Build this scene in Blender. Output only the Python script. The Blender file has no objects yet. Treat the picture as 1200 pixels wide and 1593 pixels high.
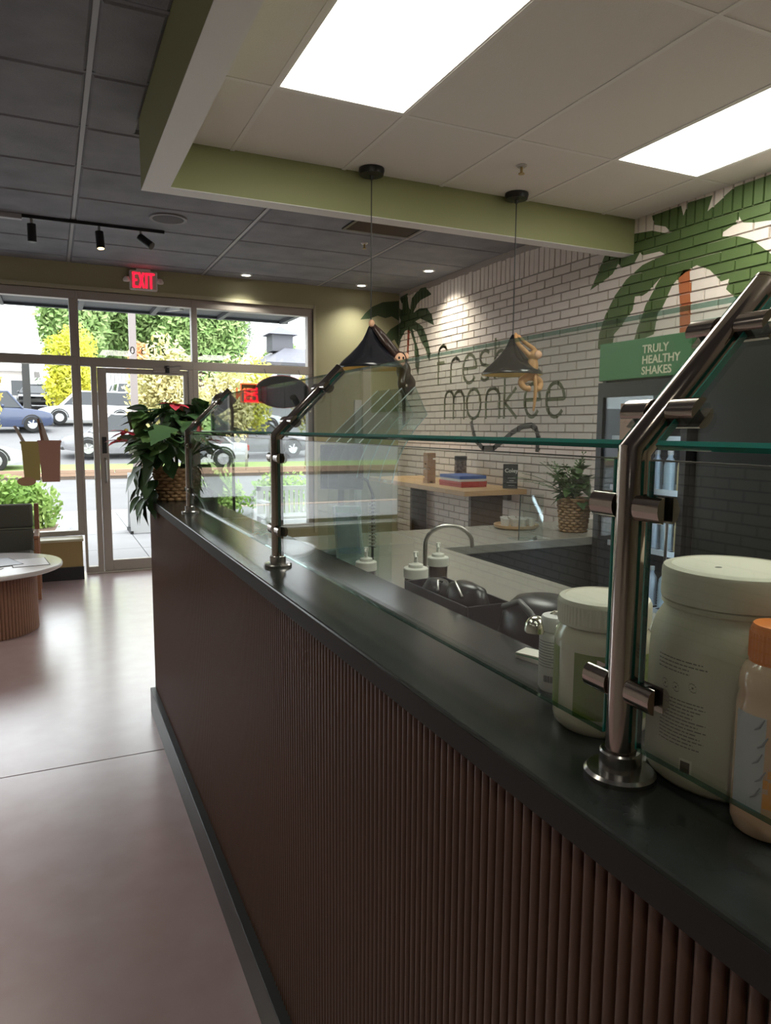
import bpy, math, random
from math import sin, cos, pi, radians, sqrt
from mathutils import Vector, Matrix
from mathutils.geometry import tessellate_polygon

scene = bpy.context.scene
col = scene.collection
rng = random.Random(11)

# ------------------------------------------------------------------ camera
CAM_H = 1.52
def make_camera():
    cd = bpy.data.cameras.new('camera')
    cd.sensor_fit = 'VERTICAL'; cd.sensor_height = 24.0
    cd.lens = 24.0 * 1104.8 / 1593.0
    cd.clip_start = 0.02; cd.clip_end = 500
    o = bpy.data.objects.new('camera', cd); col.objects.link(o)
    y, p, r = radians(25.147), radians(6.668), radians(0.363)
    fw = Vector((sin(y) * cos(p), cos(y) * cos(p), -sin(p)))
    rt = Vector((cos(y), -sin(y), 0.0)); up = rt.cross(fw)
    rt2 = rt * cos(r) + up * sin(r); up2 = up * cos(r) - rt * sin(r)
    m = Matrix((rt2, up2, -fw)).transposed().to_4x4()
    m.translation = (0, 0, CAM_H)
    o.matrix_world = m
    scene.camera = o
make_camera()

# ------------------------------------------------------------------ sky, sun, exposure
w = bpy.data.worlds.new('world'); scene.world = w; w.use_nodes = True
nt = w.node_tree; nt.nodes.clear()
wo = nt.nodes.new('ShaderNodeOutputWorld'); bg = nt.nodes.new('ShaderNodeBackground')
bg.inputs['Color'].default_value = (0.93, 0.97, 1.0, 1); bg.inputs['Strength'].default_value = 2.1
nt.links.new(bg.outputs[0], wo.inputs[0])
sl = bpy.data.lights.new('sun', 'SUN'); sl.energy = .7; sl.angle = radians(25); sl.color = (1, .97, .9)
so = bpy.data.objects.new('sun', sl); col.objects.link(so); so.rotation_euler = (radians(40), radians(-10), radians(10))
scene.view_settings.view_transform = 'Standard'; scene.view_settings.look = 'None'
scene.view_settings.gamma = 1.0; scene.view_settings.use_curve_mapping = False
scene.view_settings.exposure = 1.3
scene.cycles.transparent_max_bounces = 32
scene.cycles.max_bounces = 10
scene.cycles.diffuse_bounces = 5
PANEL_STRENGTH = 5.1

# ------------------------------------------------------------------ materials
MATS = {}
def mat(name, base=(.5, .5, .5), rough=.5, metal=0.0, spec=.5, noise=None, bump=None, coat=0.0, emit=None, estr=0.0,
        stretch=None, coords='Object', trans=0.0):
    """noise = (scale, second colour, contrast); bump = (scale, strength)"""
    if name in MATS: return MATS[name]
    m = bpy.data.materials.new(name); m.use_nodes = True
    t = m.node_tree; b = t.nodes['Principled BSDF']
    b.inputs['Base Color'].default_value = (*base, 1); b.inputs['Roughness'].default_value = rough
    b.inputs['Metallic'].default_value = metal; b.inputs['Specular IOR Level'].default_value = spec
    b.inputs['Coat Weight'].default_value = coat; b.inputs['Coat Roughness'].default_value = .08
    if trans: b.inputs['Transmission Weight'].default_value = trans
    if emit:
        b.inputs['Emission Color'].default_value = (*emit, 1); b.inputs['Emission Strength'].default_value = estr
    src = None
    if noise or bump:
        tc = t.nodes.new('ShaderNodeTexCoord'); src = tc.outputs[coords]
        if coords == 'World':
            pass
        if stretch:
            mp = t.nodes.new('ShaderNodeMapping'); mp.inputs['Scale'].default_value = stretch
            t.links.new(src, mp.inputs[0]); src = mp.outputs[0]
    if noise:
        n = t.nodes.new('ShaderNodeTexNoise'); n.inputs['Scale'].default_value = noise[0]; n.inputs['Detail'].default_value = 6
        t.links.new(src, n.inputs['Vector'])
        rp = t.nodes.new('ShaderNodeValToRGB'); k = noise[2] if len(noise) > 2 else .2
        rp.color_ramp.elements[0].position = .5 - k; rp.color_ramp.elements[1].position = .5 + k
        rp.color_ramp.elements[0].color = (*base, 1); rp.color_ramp.elements[1].color = (*noise[1], 1)
        t.links.new(n.outputs['Fac'], rp.inputs[0]); t.links.new(rp.outputs[0], b.inputs['Base Color'])
    if bump:
        n2 = t.nodes.new('ShaderNodeTexNoise'); n2.inputs['Scale'].default_value = bump[0]; n2.inputs['Detail'].default_value = 4
        t.links.new(src, n2.inputs['Vector'])
        bp = t.nodes.new('ShaderNodeBump'); bp.inputs['Strength'].default_value = bump[1]; bp.inputs['Distance'].default_value = .01
        t.links.new(n2.outputs['Fac'], bp.inputs['Height']); t.links.new(bp.outputs[0], b.inputs['Normal'])
    MATS[name] = m
    return m

def glass_mat(name, tint=(.96, .98, .97), f0=.045, rough=0.0):
    """thin sheet: see-through, mirror-like by Schlick's law"""
    if name in MATS: return MATS[name]
    m = bpy.data.materials.new(name); m.use_nodes = True; t = m.node_tree; t.nodes.clear()
    out = t.nodes.new('ShaderNodeOutputMaterial'); mx = t.nodes.new('ShaderNodeMixShader')
    tr = t.nodes.new('ShaderNodeBsdfTransparent'); tr.inputs[0].default_value = (*tint, 1)
    gl = t.nodes.new('ShaderNodeBsdfGlossy'); gl.inputs['Roughness'].default_value = rough
    lw = t.nodes.new('ShaderNodeLayerWeight'); lw.inputs['Blend'].default_value = .5
    pw = t.nodes.new('ShaderNodeMath'); pw.operation = 'POWER'; pw.inputs[1].default_value = 5
    ma = t.nodes.new('ShaderNodeMath'); ma.operation = 'MULTIPLY_ADD'; ma.inputs[1].default_value = 1 - f0; ma.inputs[2].default_value = f0
    t.links.new(lw.outputs['Facing'], pw.inputs[0]); t.links.new(pw.outputs[0], ma.inputs[0])
    t.links.new(ma.outputs[0], mx.inputs[0]); t.links.new(tr.outputs[0], mx.inputs[1]); t.links.new(gl.outputs[0], mx.inputs[2])
    t.links.new(mx.outputs[0], out.inputs[0])
    MATS[name] = m
    return m

# ------------------------------------------------------------------ mesh helpers
class MB:
    def __init__(s): s.v = []; s.f = []; s.mi = []; s.cur = 0
    def _add(s, vs, fs):
        b = len(s.v); s.v += [tuple(p) for p in vs]
        for f in fs: s.f.append(tuple(b + i for i in f)); s.mi.append(s.cur)
        return s
    def box(s, x0, x1, y0, y1, z0, z1):
        return s._add([(x0,y0,z0),(x1,y0,z0),(x1,y1,z0),(x0,y1,z0),(x0,y0,z1),(x1,y0,z1),(x1,y1,z1),(x0,y1,z1)],
                      [(0,3,2,1),(4,5,6,7),(0,1,5,4),(1,2,6,5),(2,3,7,6),(3,0,4,7)])
    def obox(s, c, ax, ay, az):
        """box from centre and three half vectors"""
        c, ax, ay, az = map(Vector, (c, ax, ay, az)); vs = []
        for k in (-1, 1):
            for i, j in ((-1,-1),(1,-1),(1,1),(-1,1)): vs.append(c + ax*i + ay*j + az*k)
        return s._add(vs, [(0,3,2,1),(4,5,6,7),(0,1,5,4),(1,2,6,5),(2,3,7,6),(3,0,4,7)])
    def cyl(s, p0, p1, r0, r1=None, n=16, caps=True):
        p0, p1 = Vector(p0), Vector(p1); r1 = r0 if r1 is None else r1
        d = (p1 - p0).normalized(); u = d.orthogonal().normalized(); v = d.cross(u)
        vs = []
        for p, r in ((p0, r0), (p1, r1)):
            for i in range(n):
                a = 2*pi*i/n; vs.append(p + u*(r*cos(a)) + v*(r*sin(a)))
        fs = [(i, (i+1) % n, n + (i+1) % n, n + i) for i in range(n)]
        if caps: fs += [tuple(reversed(range(n))), tuple(range(n, 2*n))]
        return s._add(vs, fs)
    def lathe(s, prof, c=(0,0,0), n=24, capb=True, capt=True):
        vs = []; m = len(prof)
        for r, z in prof:
            for i in range(n):
                a = 2*pi*i/n; vs.append((c[0] + r*cos(a), c[1] + r*sin(a), c[2] + z))
        fs = []
        for k in range(m-1):
            for i in range(n):
                j = (i+1) % n; fs.append((k*n+i, k*n+j, (k+1)*n+j, (k+1)*n+i))
        if capb and prof[0][0] > 1e-4: fs.append(tuple(reversed(range(n))))
        if capt and prof[-1][0] > 1e-4: fs.append(tuple(range((m-1)*n, m*n)))
        return s._add(vs, fs)
    def tube(s, pts, r, n=8, closed=False, caps=True):
        pts = [Vector(p) for p in pts]; m = len(pts)
        rs = r if isinstance(r, (list, tuple)) else [r]*m
        T = []
        for i in range(m):
            a = pts[(i-1) % m] if (closed or i > 0) else pts[i]; b = pts[(i+1) % m] if (closed or i < m-1) else pts[i]
            T.append((b - a).normalized())
        u = T[0].orthogonal().normalized(); vs = []
        for i in range(m):
            u = (u - T[i]*u.dot(T[i])).normalized(); v = T[i].cross(u)
            for k in range(n):
                a = 2*pi*k/n; vs.append(pts[i] + (u*cos(a) + v*sin(a))*rs[i])
        fs = []
        for i in range(m if closed else m-1):
            j = (i+1) % m
            for k in range(n):
                l = (k+1) % n; fs.append((i*n+k, i*n+l, j*n+l, j*n+k))
        if caps and not closed: fs += [tuple(reversed(range(n))), tuple(range((m-1)*n, m*n))]
        return s._add(vs, fs)
    def ell(s, c, rad, n=14, m=9, rot=None):
        vs = []; rx, ry, rz = rad if isinstance(rad, (tuple, list)) else (rad,)*3
        for j in range(1, m):
            t = pi*j/m
            for i in range(n):
                a = 2*pi*i/n; vs.append(Vector((rx*sin(t)*cos(a), ry*sin(t)*sin(a), rz*cos(t))))
        vs += [Vector((0,0,rz)), Vector((0,0,-rz))]
        if rot is not None: vs = [rot @ p for p in vs]
        vs = [p + Vector(c) for p in vs]; fs = []
        for j in range(m-2):
            for i in range(n):
                k = (i+1) % n; fs.append((j*n+i, (j+1)*n+i, (j+1)*n+k, j*n+k))
        N, S = n*(m-1), n*(m-1)+1
        for i in range(n):
            k = (i+1) % n; fs.append((N, i, k)); fs.append((S, (m-2)*n+k, (m-2)*n+i))
        return s._add(vs, fs)
    def prism(s, poly, axis, a, b):
        """2-D polygon pushed along axis ('x','y','z') from a to b"""
        def P(q, t): return {'x': (t, q[0], q[1]), 'y': (q[0], t, q[1]), 'z': (q[0], q[1], t)}[axis]
        n = len(poly); vs = [P(q, a) for q in poly] + [P(q, b) for q in poly]
        fs = [tuple(reversed(range(n))), tuple(range(n, 2*n))] + [(i, (i+1) % n, n + (i+1) % n, n + i) for i in range(n)]
        return s._add(vs, fs)
    def loft(s, rings, capa=True, capb=True):
        n = len(rings[0]); vs = [p for r in rings for p in r]; fs = []
        for k in range(len(rings)-1):
            for i in range(n):
                j = (i+1) % n; fs.append((k*n+i, k*n+j, (k+1)*n+j, (k+1)*n+i))
        if capa: fs.append(tuple(reversed(range(n))))
        if capb: fs.append(tuple(range((len(rings)-1)*n, len(rings)*n)))
        return s._add(vs, fs)
    def face(s, *pts): return s._add(pts, [tuple(range(len(pts)))])
    def mesh(s, name, mats, smooth=None, off=None):
        me = bpy.data.meshes.new(name)
        v = s.v if off is None else [(p[0]-off[0], p[1]-off[1], p[2]-off[2]) for p in s.v]
        me.from_pydata(v, [], s.f)
        for m in (mats if isinstance(mats, (list, tuple)) else [mats]): me.materials.append(m)
        if any(s.mi): me.polygons.foreach_set('material_index', s.mi)
        if smooth:
            me.shade_smooth(); me.set_sharp_from_angle(angle=radians(smooth))
        me.update()
        return me
    def build(s, name, mats, parent=None, smooth=None, bevel=0, local=False, fixn=False):
        off = None
        if parent is not None and not local: off = wloc(parent)
        me = s.mesh(name, mats, smooth, off)
        o = bpy.data.objects.new(name, me); col.objects.link(o)
        if parent is not None: o.parent = parent
        if bevel:
            md = o.modifiers.new('bevel', 'BEVEL'); md.width = bevel; md.segments = 2; md.limit_method = 'ANGLE'
        return o
def wloc(o):
    p = Vector((0,0,0))
    while o is not None: p = p + o.location; o = o.parent
    return p
def tag(o, label=None, cat=None, group=None, kind=None):
    if label: o['label'] = label
    if cat: o['category'] = cat
    if group: o['group'] = group
    if kind: o['kind'] = kind
    return o
def thing(name, label, cat, loc=(0,0,0), rz=0.0, group=None):
    o = bpy.data.objects.new(name, None); o.empty_display_size = .05; col.objects.link(o)
    o.location = loc; o.rotation_euler = (0, 0, rz)
    return tag(o, label, cat, group)
def struct(name, mb, m, parent=None, label=None, **k):
    o = mb.build(name, m, parent, **k)
    if parent is None: tag(o, label, None, None, 'structure')
    return o
def copy_tree(o, parent=None):
    c = o.copy(); col.objects.link(c); c.parent = parent
    for ch in list(o.children): copy_tree(ch, c)
    return c
def text_mesh(body, size, bold=0.0, extrude=.0005, align='LEFT', spacing=1.0, line=1.0):
    cu = bpy.data.curves.new('lettering', 'FONT'); cu.body = body; cu.size = size; cu.offset = bold; cu.extrude = extrude
    cu.align_x = align; cu.space_character = spacing; cu.space_line = line; cu.resolution_u = 3
    o = bpy.data.objects.new('lettering', cu); col.objects.link(o)
    me = bpy.data.meshes.new_from_object(o.evaluated_get(bpy.context.evaluated_depsgraph_get()))
    bpy.data.objects.remove(o); bpy.data.curves.remove(cu)
    return me
def text_obj(name, body, size, m, parent, origin, xdir, ydir, **k):
    """flat lettering: x runs along xdir, up along ydir (parent-local coordinates)"""
    me = text_mesh(body, size, **k); X = Vector(xdir).normalized(); Y = Vector(ydir).normalized(); Z = X.cross(Y)
    O = Vector(origin)
    for v in me.vertices: v.co = O + X*v.co.x + Y*v.co.y + Z*v.co.z
    me.materials.append(m)
    o = bpy.data.objects.new(name, me); col.objects.link(o)
    if parent is not None: o.parent = parent
    return o
# ================================================================== STRUCTURE
W, D = 3.87, 7.89           # right wall, storefront plane
LW, BW = -2.95, -3.2         # left wall, wall behind the camera
Z_DARK, Z_WHITE, Z_BEAM = 3.13, 3.025, 2.782

def floor_mat():
    m = mat('stained_concrete', (.33, .215, .222), .3, spec=.6, noise=(7, (.42, .33, .35), .42))
    t = m.node_tree; b = t.nodes['Principled BSDF']
    b.inputs['Coat Weight'].default_value = 1.0; b.inputs['Coat Roughness'].default_value = .24; b.inputs['Coat IOR'].default_value = 1.7
    return m
fm = floor_mat()
mb = MB()
JY = 3.365                    # saw-cut joint across the floor
for a, b, z in ((BW, JY-.004, 0), (JY+.004, D+.16, 0)):
    mb.box(LW, W, a, b, -.12, z)
struct('floor', mb, fm, label='glossy reddish stained concrete floor with a saw-cut joint')
mb = MB().box(LW, W, JY-.0035, JY+.0035, -.12, -.008)
struct('floor_joint', mb, mat('joint_dark', (.03, .025, .025), .9), bpy.data.objects['floor'])

olive = mat('olive_paint', (.34, .325, .20), .6, bump=(60, .05))
olive_beam = mat('olive_beam_paint', (.27, .28, .13), .6, bump=(60, .05))
mustard = mat('mustard_tone', (.36, .26, .11), .6)  # yellower and browner than the olive walls
base_black = mat('baseboard_black', (.02, .02, .025), .45)
alu = mat('taupe_aluminium', (.40, .365, .335), .42, metal=.1, noise=(2, (.44, .40, .37), .3))
white_paint = mat('white_paint', (.62, .60, .57), .6)

# ---- storefront wall (olive) around the glazing
mb = MB().box(LW, W, D, D+.15, 2.875, Z_DARK+.1).box(2.775, W, D, D+.15, 0, 2.875).box(1.46, 2.775, D, D+.15, 0, .36)
wf = struct('wall_front', mb, olive, label='olive painted wall above and beside the storefront glazing')
mb = MB().box(LW, .24, 7.66, D+.15, .13, .385)
struct('wall_front_low', mb, mustard, label='mustard coloured low wall under the left storefront window')
mb = MB().box(LW, .245, 7.64, 7.70, 0, .13)
struct('baseboard_front', mb, base_black, label='black baseboard along the low storefront wall', bevel=.004)
mb = MB().box(LW, .25, 7.645, D-.01, .385, .41)
struct('trim_1', mb, mat('cream_sill', (.55, .52, .36), .4), label='pale sill on the low storefront wall', bevel=.004)
mb = MB().box(LW, 2.79, D-.012, D+.02, 2.875, 2.915)
struct('trim_2', mb, mat('cream_trim', (.44, .42, .29), .5), label='pale trim strip above the storefront frame')
mb = MB().box(2.775, 2.805, D-.012, D+.02, .3, 2.915)
struct('trim_3', mb, MATS['cream_trim'], label='pale trim strip at the right end of the storefront frame')

# ---- storefront frame: one window unit left, door unit, window unit right
pane = glass_mat('window_glass', (.97, .98, .98), .04)
def frame_bar(parent, x0, x1, z0, z1, name='frame_bar', d0=D+.02, d1=D+.12):
    return MB().box(x0, x1, d0, d1, z0, z1).build(name, alu, parent, bevel=.004)
def window(name, label, x0, x1, z0, z1, zt, mull=()):
    o = thing(name, label, None, (x0, D+.07, z0)); o['kind'] = 'structure'
    frame_bar(o, x0, x1, z1-.085, z1); frame_bar(o, x0, x1, z0, z0+.05); frame_bar(o, x0, x1, zt-.045, zt+.045, 'transom_bar')
    xs = [x0] + list(mull) + [x1]
    frame_bar(o, x0, x0+.06, z0+.05, zt-.045); frame_bar(o, x1-.06, x1, z0+.05, zt-.045)
    frame_bar(o, x0, x0+.06, zt+.045, z1-.085); frame_bar(o, x1-.06, x1, zt+.045, z1-.085)
    for m_ in mull:
        frame_bar(o, m_-.04, m_+.04, z0+.05, zt-.045, 'mullion'); frame_bar(o, m_-.04, m_+.04, zt+.045, z1-.085, 'mullion')
    for i in range(len(xs)-1):
        a, b = xs[i] + .03, xs[i+1] - .03
        for c, d in ((z0+.04, zt-.035), (zt+.035, z1-.075)):
            MB().box(a, b, D+.064, D+.072, c, d).build('pane', pane, o)
    return o
window('window_1', 'wide storefront window left of the glass door', LW, .275, .41, 2.875, 2.185, (-1.28,))
window('window_2', 'storefront window right of the glass door', 1.41, 2.775, .36, 2.875, 2.18)
# door unit: jambs, transom light, side light
o = thing('door_frame', None, None, (.2, D+.07, 0)); o.name = 'window_3'; o['kind'] = 'structure'; o['label'] = 'narrow side light and transom light around the glass door'
frame_bar(o, .275, .30, 0, 2.875); frame_bar(o, .30, 1.41, 2.79, 2.875); frame_bar(o, .30, 1.41, 2.135, 2.225, 'transom_bar')
frame_bar(o, .395, .45, 0, 2.135, 'door_jamb'); frame_bar(o, 1.365, 1.41, 0, 2.135, 'door_jamb'); frame_bar(o, .30, .395, 0, .07)
MB().box(.295, .40, D+.064, D+.072, .06, 2.14).build('pane', pane, o); MB().box(.295, 1.42, D+.064, D+.072, 2.215, 2.80).build('pane', pane, o)
frame_bar(o, .275, 1.41, -.001, .012, 'threshold', D-.02, D+.14)
dr = thing('door_1', None, None, (.455, D+.05, 0)); dr['kind'] = 'structure'; dr['label'] = 'glass entrance door in a taupe metal frame'
for n_, a in (('door_stile', (.455, .54, .015, 2.125)), ('door_stile', (1.315, 1.36, .015, 2.125)), ('door_rail', (.54, 1.315, .015, .125)), ('door_rail', (.54, 1.315, 2.075, 2.125))):
    frame_bar(dr, *a, name=n_, d0=D+.03, d1=D+.09)
MB().box(.535, 1.32, D+.056, D+.064, .12, 2.08).build('pane', pane, dr)
steel = mat('brushed_steel', (.42, .40, .38), .3, metal=1.0)
cl = MB().box(1.0, 1.27, D-.03, D+.025, 2.10, 2.14).build('door_closer', alu, dr, bevel=.006)
MB().box(1.12, 1.16, D-.04, D+.02, 2.09, 2.165).build('closer_bracket', base_black, cl)
MB().tube([(1.14, D-.035, 2.15), (1.26, D-.12, 2.16), (1.3, D+.02, 2.165)], .007).build('closer_arm', steel, cl, smooth=40)
MB().box(.475, .52, D+.024, D+.031, 1.25, 1.42).build('lock_plate', base_black, dr, bevel=.003)
MB().tube([(.50, D+.03, .95), (.50, D-.04, .97), (.50, D-.04, 1.18), (.50, D+.03, 1.2)], .011).build('pull_handle', steel, dr, smooth=40)

# ---- right wall: painted brick
brick_white = mat('white_painted_brick', (.76, .68, .61), .55, noise=(3.0, (.70, .63, .57), .3), bump=(35, .25))
mortar_m = mat('shaded_mortar', (.36, .31, .27), .7, bump=(50, .3))  # joint shadow is put into this darker mortar colour
mural_green = mat('mural_green', (.062, .105, .032), .6, bump=(35, .2), noise=(1.6, (.105, .16, .046), .3))
mural_dark = mat('mural_dark_green', (.045, .075, .032), .6, bump=(35, .2))
mural_trunk = mat('mural_trunk_orange', (.42, .13, .045), .6, bump=(35, .2))
mural_trunk2 = mat('mural_trunk_red', (.28, .06, .03), .6)
ink_green = mat('lettering_green', (.15, .165, .075), .6)
ink_grey = mat('lettering_dark', (.075, .07, .055), .6)
PALM_BIG = [(3.892,3.011),(3.636,3.009),(3.612,2.939),(3.577,3.013),(3.381,3.004),(3.414,2.915),(3.223,3.007),(2.98,3.008),(2.851,3.02),(2.802,2.759),(2.96,2.746),(3.077,2.762),(3.155,2.782),(3.181,2.826),(3.206,2.785),(3.336,2.743),(3.172,2.705),(3.069,2.658),(2.945,2.553),(2.843,2.406),(2.79,2.227),(2.924,2.275),(3.162,2.331),(3.242,2.402),(3.223,2.462),(3.282,2.456),(3.373,2.544),(3.477,2.594),(3.541,2.581),(3.625,2.54),(3.67,2.506),(3.733,2.399),(3.759,2.36),(3.793,2.332),(3.821,2.193),(3.925,2.171),(4.017,2.147),(3.977,2.256),(3.936,2.341),(3.91,2.404),(3.801,2.551),(3.729,2.607),(3.9,2.491),(3.945,2.476),(4.015,2.482),(4.032,2.388),(4.093,2.34),(4.139,2.288),(4.211,2.238),(4.224,2.168),(4.388,2.136),(4.377,2.257),(4.315,2.393),(4.22,2.521),(4.111,2.617),(3.958,2.69),(3.755,2.724),(3.799,2.75),(3.963,2.757),(3.987,2.784),(4.038,2.722),(4.165,2.708),(4.201,2.749),(4.255,2.684),(4.497,2.605),(4.35,2.832),(4.209,2.889),(4.059,2.928),(3.883,2.908),(3.693,2.837),(3.76,2.905),(3.87,2.945)]
TRUNK_BIG = [(3.625,2.54),(3.594,2.587),(3.537,2.581),(3.51,2.334),(3.475,1.6),(3.565,1.6),(3.598,2.347)]
PALM_SMALL = [(7.688,3.11),(7.625,2.938),(7.595,2.908),(7.555,3.03),(7.36,3.112),(7.238,3.103),(7.078,2.997),(7.329,2.976),(7.411,2.945),(7.522,2.859),(7.354,2.886),(7.179,2.866),(7.071,2.772),(7.009,2.654),(7.242,2.739),(7.338,2.771),(7.463,2.756),(7.281,2.676),(7.169,2.538),(7.085,2.356),(7.109,2.259),(7.206,2.417),(7.303,2.502),(7.418,2.635),(7.532,2.681),(7.37,2.408),(7.344,2.265),(7.377,2.127),(7.45,2.248),(7.485,2.509),(7.589,2.662),(7.648,2.682),(7.722,2.678),(7.842,2.586),(7.885,2.488),(7.885,2.784),(7.831,2.81),(7.885,2.865),(7.885,2.972),(7.818,2.934),(7.774,2.973),(7.885,3.095)]
TRUNK_SMALL = [(7.657,2.683),(7.598,2.676),(7.627,2.379),(7.667,2.1),(7.694,2.1),(7.669,2.409)]
PALM_FRONT_A = [(3.36,2.798),(3.425,2.877),(3.516,2.958),(3.65,3.02),(3.865,3.052),(3.865,2.818),(3.77,2.864),(3.685,2.836),(3.584,2.858),(3.475,2.814)]
PALM_FRONT_B = [(3.678,2.625),(3.754,2.712),(3.865,2.78),(3.865,2.506),(3.807,2.594),(3.747,2.553)]
SWOOSH = [(6.207,1.595),(6.163,1.498),(6.099,1.402),(5.978,1.337),(5.79,1.342),(5.648,1.41),(5.496,1.492),(5.332,1.551),(5.206,1.56),(5.136,1.532),(5.102,1.458),(5.108,1.336)]

def inside(p, poly):
    c = False; n = len(poly); j = n-1
    for i in range(n):
        a, b = poly[i], poly[j]
        if (a[1] > p[1]) != (b[1] > p[1]) and p[0] < (b[0]-a[0])*(p[1]-a[1])/(b[1]-a[1]) + a[0]: c = not c
        j = i
    return c
def clip(poly, y0, y1, z0, z1):
    for ax, lim, sg in ((0, y0, 1), (0, y1, -1), (1, z0, 1), (1, z1, -1)):
        out = []; n = len(poly)
        for i in range(n):
            a, b = poly[i], poly[(i+1) % n]; da, db = sg*(a[ax]-lim), sg*(b[ax]-lim)
            if da >= 0: out.append(a)
            if (da >= 0) != (db >= 0):
                t = da/(da-db); out.append((a[0]+(b[0]-a[0])*t, a[1]+(b[1]-a[1])*t))
        poly = out
        if len(poly) < 3: return []
    return poly
def tris(poly):
    return [[poly[i] for i in t] for t in tessellate_polygon([[Vector((p[0], p[1], 0)) for p in poly]])]
def stroke(pts, w):
    """ribbon quads along a polyline, with round-ish joints"""
    out = []
    for i in range(len(pts)-1):
        a, b = Vector(pts[i]), Vector(pts[i+1]); d = (b-a)
        if d.length < 1e-6: continue
        d.normalize(); n = Vector((-d.y, d.x))*(w/2); a2 = a - d*(w*.18); b2 = b + d*(w*.18)
        out.append([tuple(a2+n), tuple(a2-n), tuple(b2-n), tuple(b2+n)])
    return out

BRICKS = []                  # (y0, y1, z0, z1, front x)
CH, BL, JT = .0715, .222, .010
brg = random.Random(5)
for k in range(40):
    y = 1.3 + (BL/2 if k % 2 else 0) ; z0 = k*CH
    while y < D - .01:
        a, b = y + JT/2, min(y + BL - JT/2, D-.004)
        if b - a > .03: BRICKS.append((a + brg.uniform(-.0015, .0015), b + brg.uniform(-.0015, .0015), z0 + JT/2, z0 + CH - JT/2 + brg.uniform(-.001, .001), W - brg.uniform(0, .004)))
        y += BL
y = 1.3
while y < D - .03:           # soldier course at the top
    BRICKS.append((y + JT/2, min(y + CH - JT/2, D-.004), 40*CH + JT/2, 40*CH + .222 + brg.uniform(-.012, .006), W - brg.uniform(0, .006)))
    y += CH
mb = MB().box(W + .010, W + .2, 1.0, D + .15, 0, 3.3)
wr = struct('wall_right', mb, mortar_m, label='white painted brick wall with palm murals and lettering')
def brick_rank(b):
    y, z = (b[0]+b[1])/2, (b[2]+b[3])/2
    if y < 2.9 or z < .9: return 1e9
    if y < 4.35 and z < 2.1: return 1e9        # behind the cooler
    if 4.04 < y < 4.2 and z > 2.75: return 1e9
    return sqrt(W*W + y*y + (z-1.5)**2) + (2.5 if z < 1.45 else 0)
order = sorted(range(len(BRICKS)), key=lambda i: brick_rank(BRICKS[i]))
singles = set(order[:300])
def brick_faces(mb, y0, y1, z0, z1, xf, ins=.0012):
    xb = W + .012
    mb._add([(xb,y0,z0),(xb,y1,z0),(xb,y1,z1),(xb,y0,z1),(xf,y0+ins,z0+ins),(xf,y1-ins,z0+ins),(xf,y1-ins,z1-ins),(xf,y0+ins,z1-ins)],
            [(4,7,6,5),(0,4,5,1),(1,5,6,2),(2,6,7,3),(3,7,4,0)])
def brick_mat(b):
    c = ((b[0]+b[1])/2, (b[2]+b[3])/2)
    q = [(b[0], b[2]), (b[1], b[2]), (b[0], b[3]), (b[1], b[3]), c]
    if all(inside(p, PALM_BIG) for p in q): return mural_green
    if all(inside(p, PALM_SMALL) for p in q): return mural_dark
    return brick_white
shared = {}
rest = MB()
for i, b in enumerate(BRICKS):
    if i in singles:
        key = (round((b[1]-b[0])/.004), round((b[3]-b[2])/.004))
        if key not in shared:
            m0 = MB(); brick_faces(m0, 0, b[1]-b[0], 0, b[3]-b[2], W); m0.v = [(p[0]-W, p[1], p[2]) for p in m0.v]
            shared[key] = m0.mesh('brick', brick_white)
        o = bpy.data.objects.new('brick', shared[key]); col.objects.link(o); o.parent = wr; o.location = (b[4], b[0], b[2])
        mm = brick_mat(b)
        if mm is not brick_white: o.material_slots[0].link = 'OBJECT'; o.material_slots[0].material = mm
    else:
        rest.cur = {brick_white: 0, mural_green: 1, mural_dark: 2}[brick_mat(b)]
        brick_faces(rest, *b)
rb = rest.build('far_bricks', [brick_white, mural_green, mural_dark], wr); rb['kind'] = 'stuff'

def paint(polys, name, m, parent=None):
    """a coat of paint following the relief of bricks and joints"""
    mb = MB()
    for poly in polys:
        for t in (tris(poly) if len(poly) > 4 else [poly]):
            mb.face(*[(W + .0092, p[0], p[1]) for p in t])
            ys = [p[0] for p in t]; zs = [p[1] for p in t]
            for b in BRICKS:
                if b[1] < min(ys) or b[0] > max(ys) or b[3] < min(zs) or b[2] > max(zs): continue
                q = clip(t, b[0]+.0012, b[1]-.0012, b[2]+.0012, b[3]-.0012)
                if not q: continue
                mb.face(*[(b[4] - .0007, p[0], p[1]) for p in q])
                L_ = (b[0]+.0012, b[1]-.0012, b[2]+.0012, b[3]-.0012)
                for e0, e1 in zip(q, q[1:] + q[:1]):          # the coat also runs over the brick's sides
                    for ax, lim, d in ((0, L_[0], -.0016), (0, L_[1], .0016), (1, L_[2], -.0016), (1, L_[3], .0016)):
                        if abs(e0[ax]-lim) < 1e-6 and abs(e1[ax]-lim) < 1e-6:
                            o_ = (d, 0) if ax == 0 else (0, d)
                            mb.face((b[4]-.0007, e0[0], e0[1]), (b[4]-.0007, e1[0], e1[1]), (W+.0092, e1[0]+o_[0], e1[1]+o_[1]), (W+.0092, e0[0]+o_[0], e0[1]+o_[1]))
    return mb.build(name, m, parent)
pm = thing('palm_mural', 'large green palm painted on brick above the drinks cooler', 'mural', (W, 3.6, 2.1))
paint([PALM_BIG], 'fronds', mural_green, pm); paint([TRUNK_BIG], 'trunk', mural_trunk, pm)
pm = thing('palm_mural', 'small dark palm painted across the corner by the storefront wall', 'mural', (W, 7.6, 2.1))
paint([PALM_SMALL], 'fronds', mural_dark, pm); paint([TRUNK_SMALL], 'trunk', mural_trunk2, pm)
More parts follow.
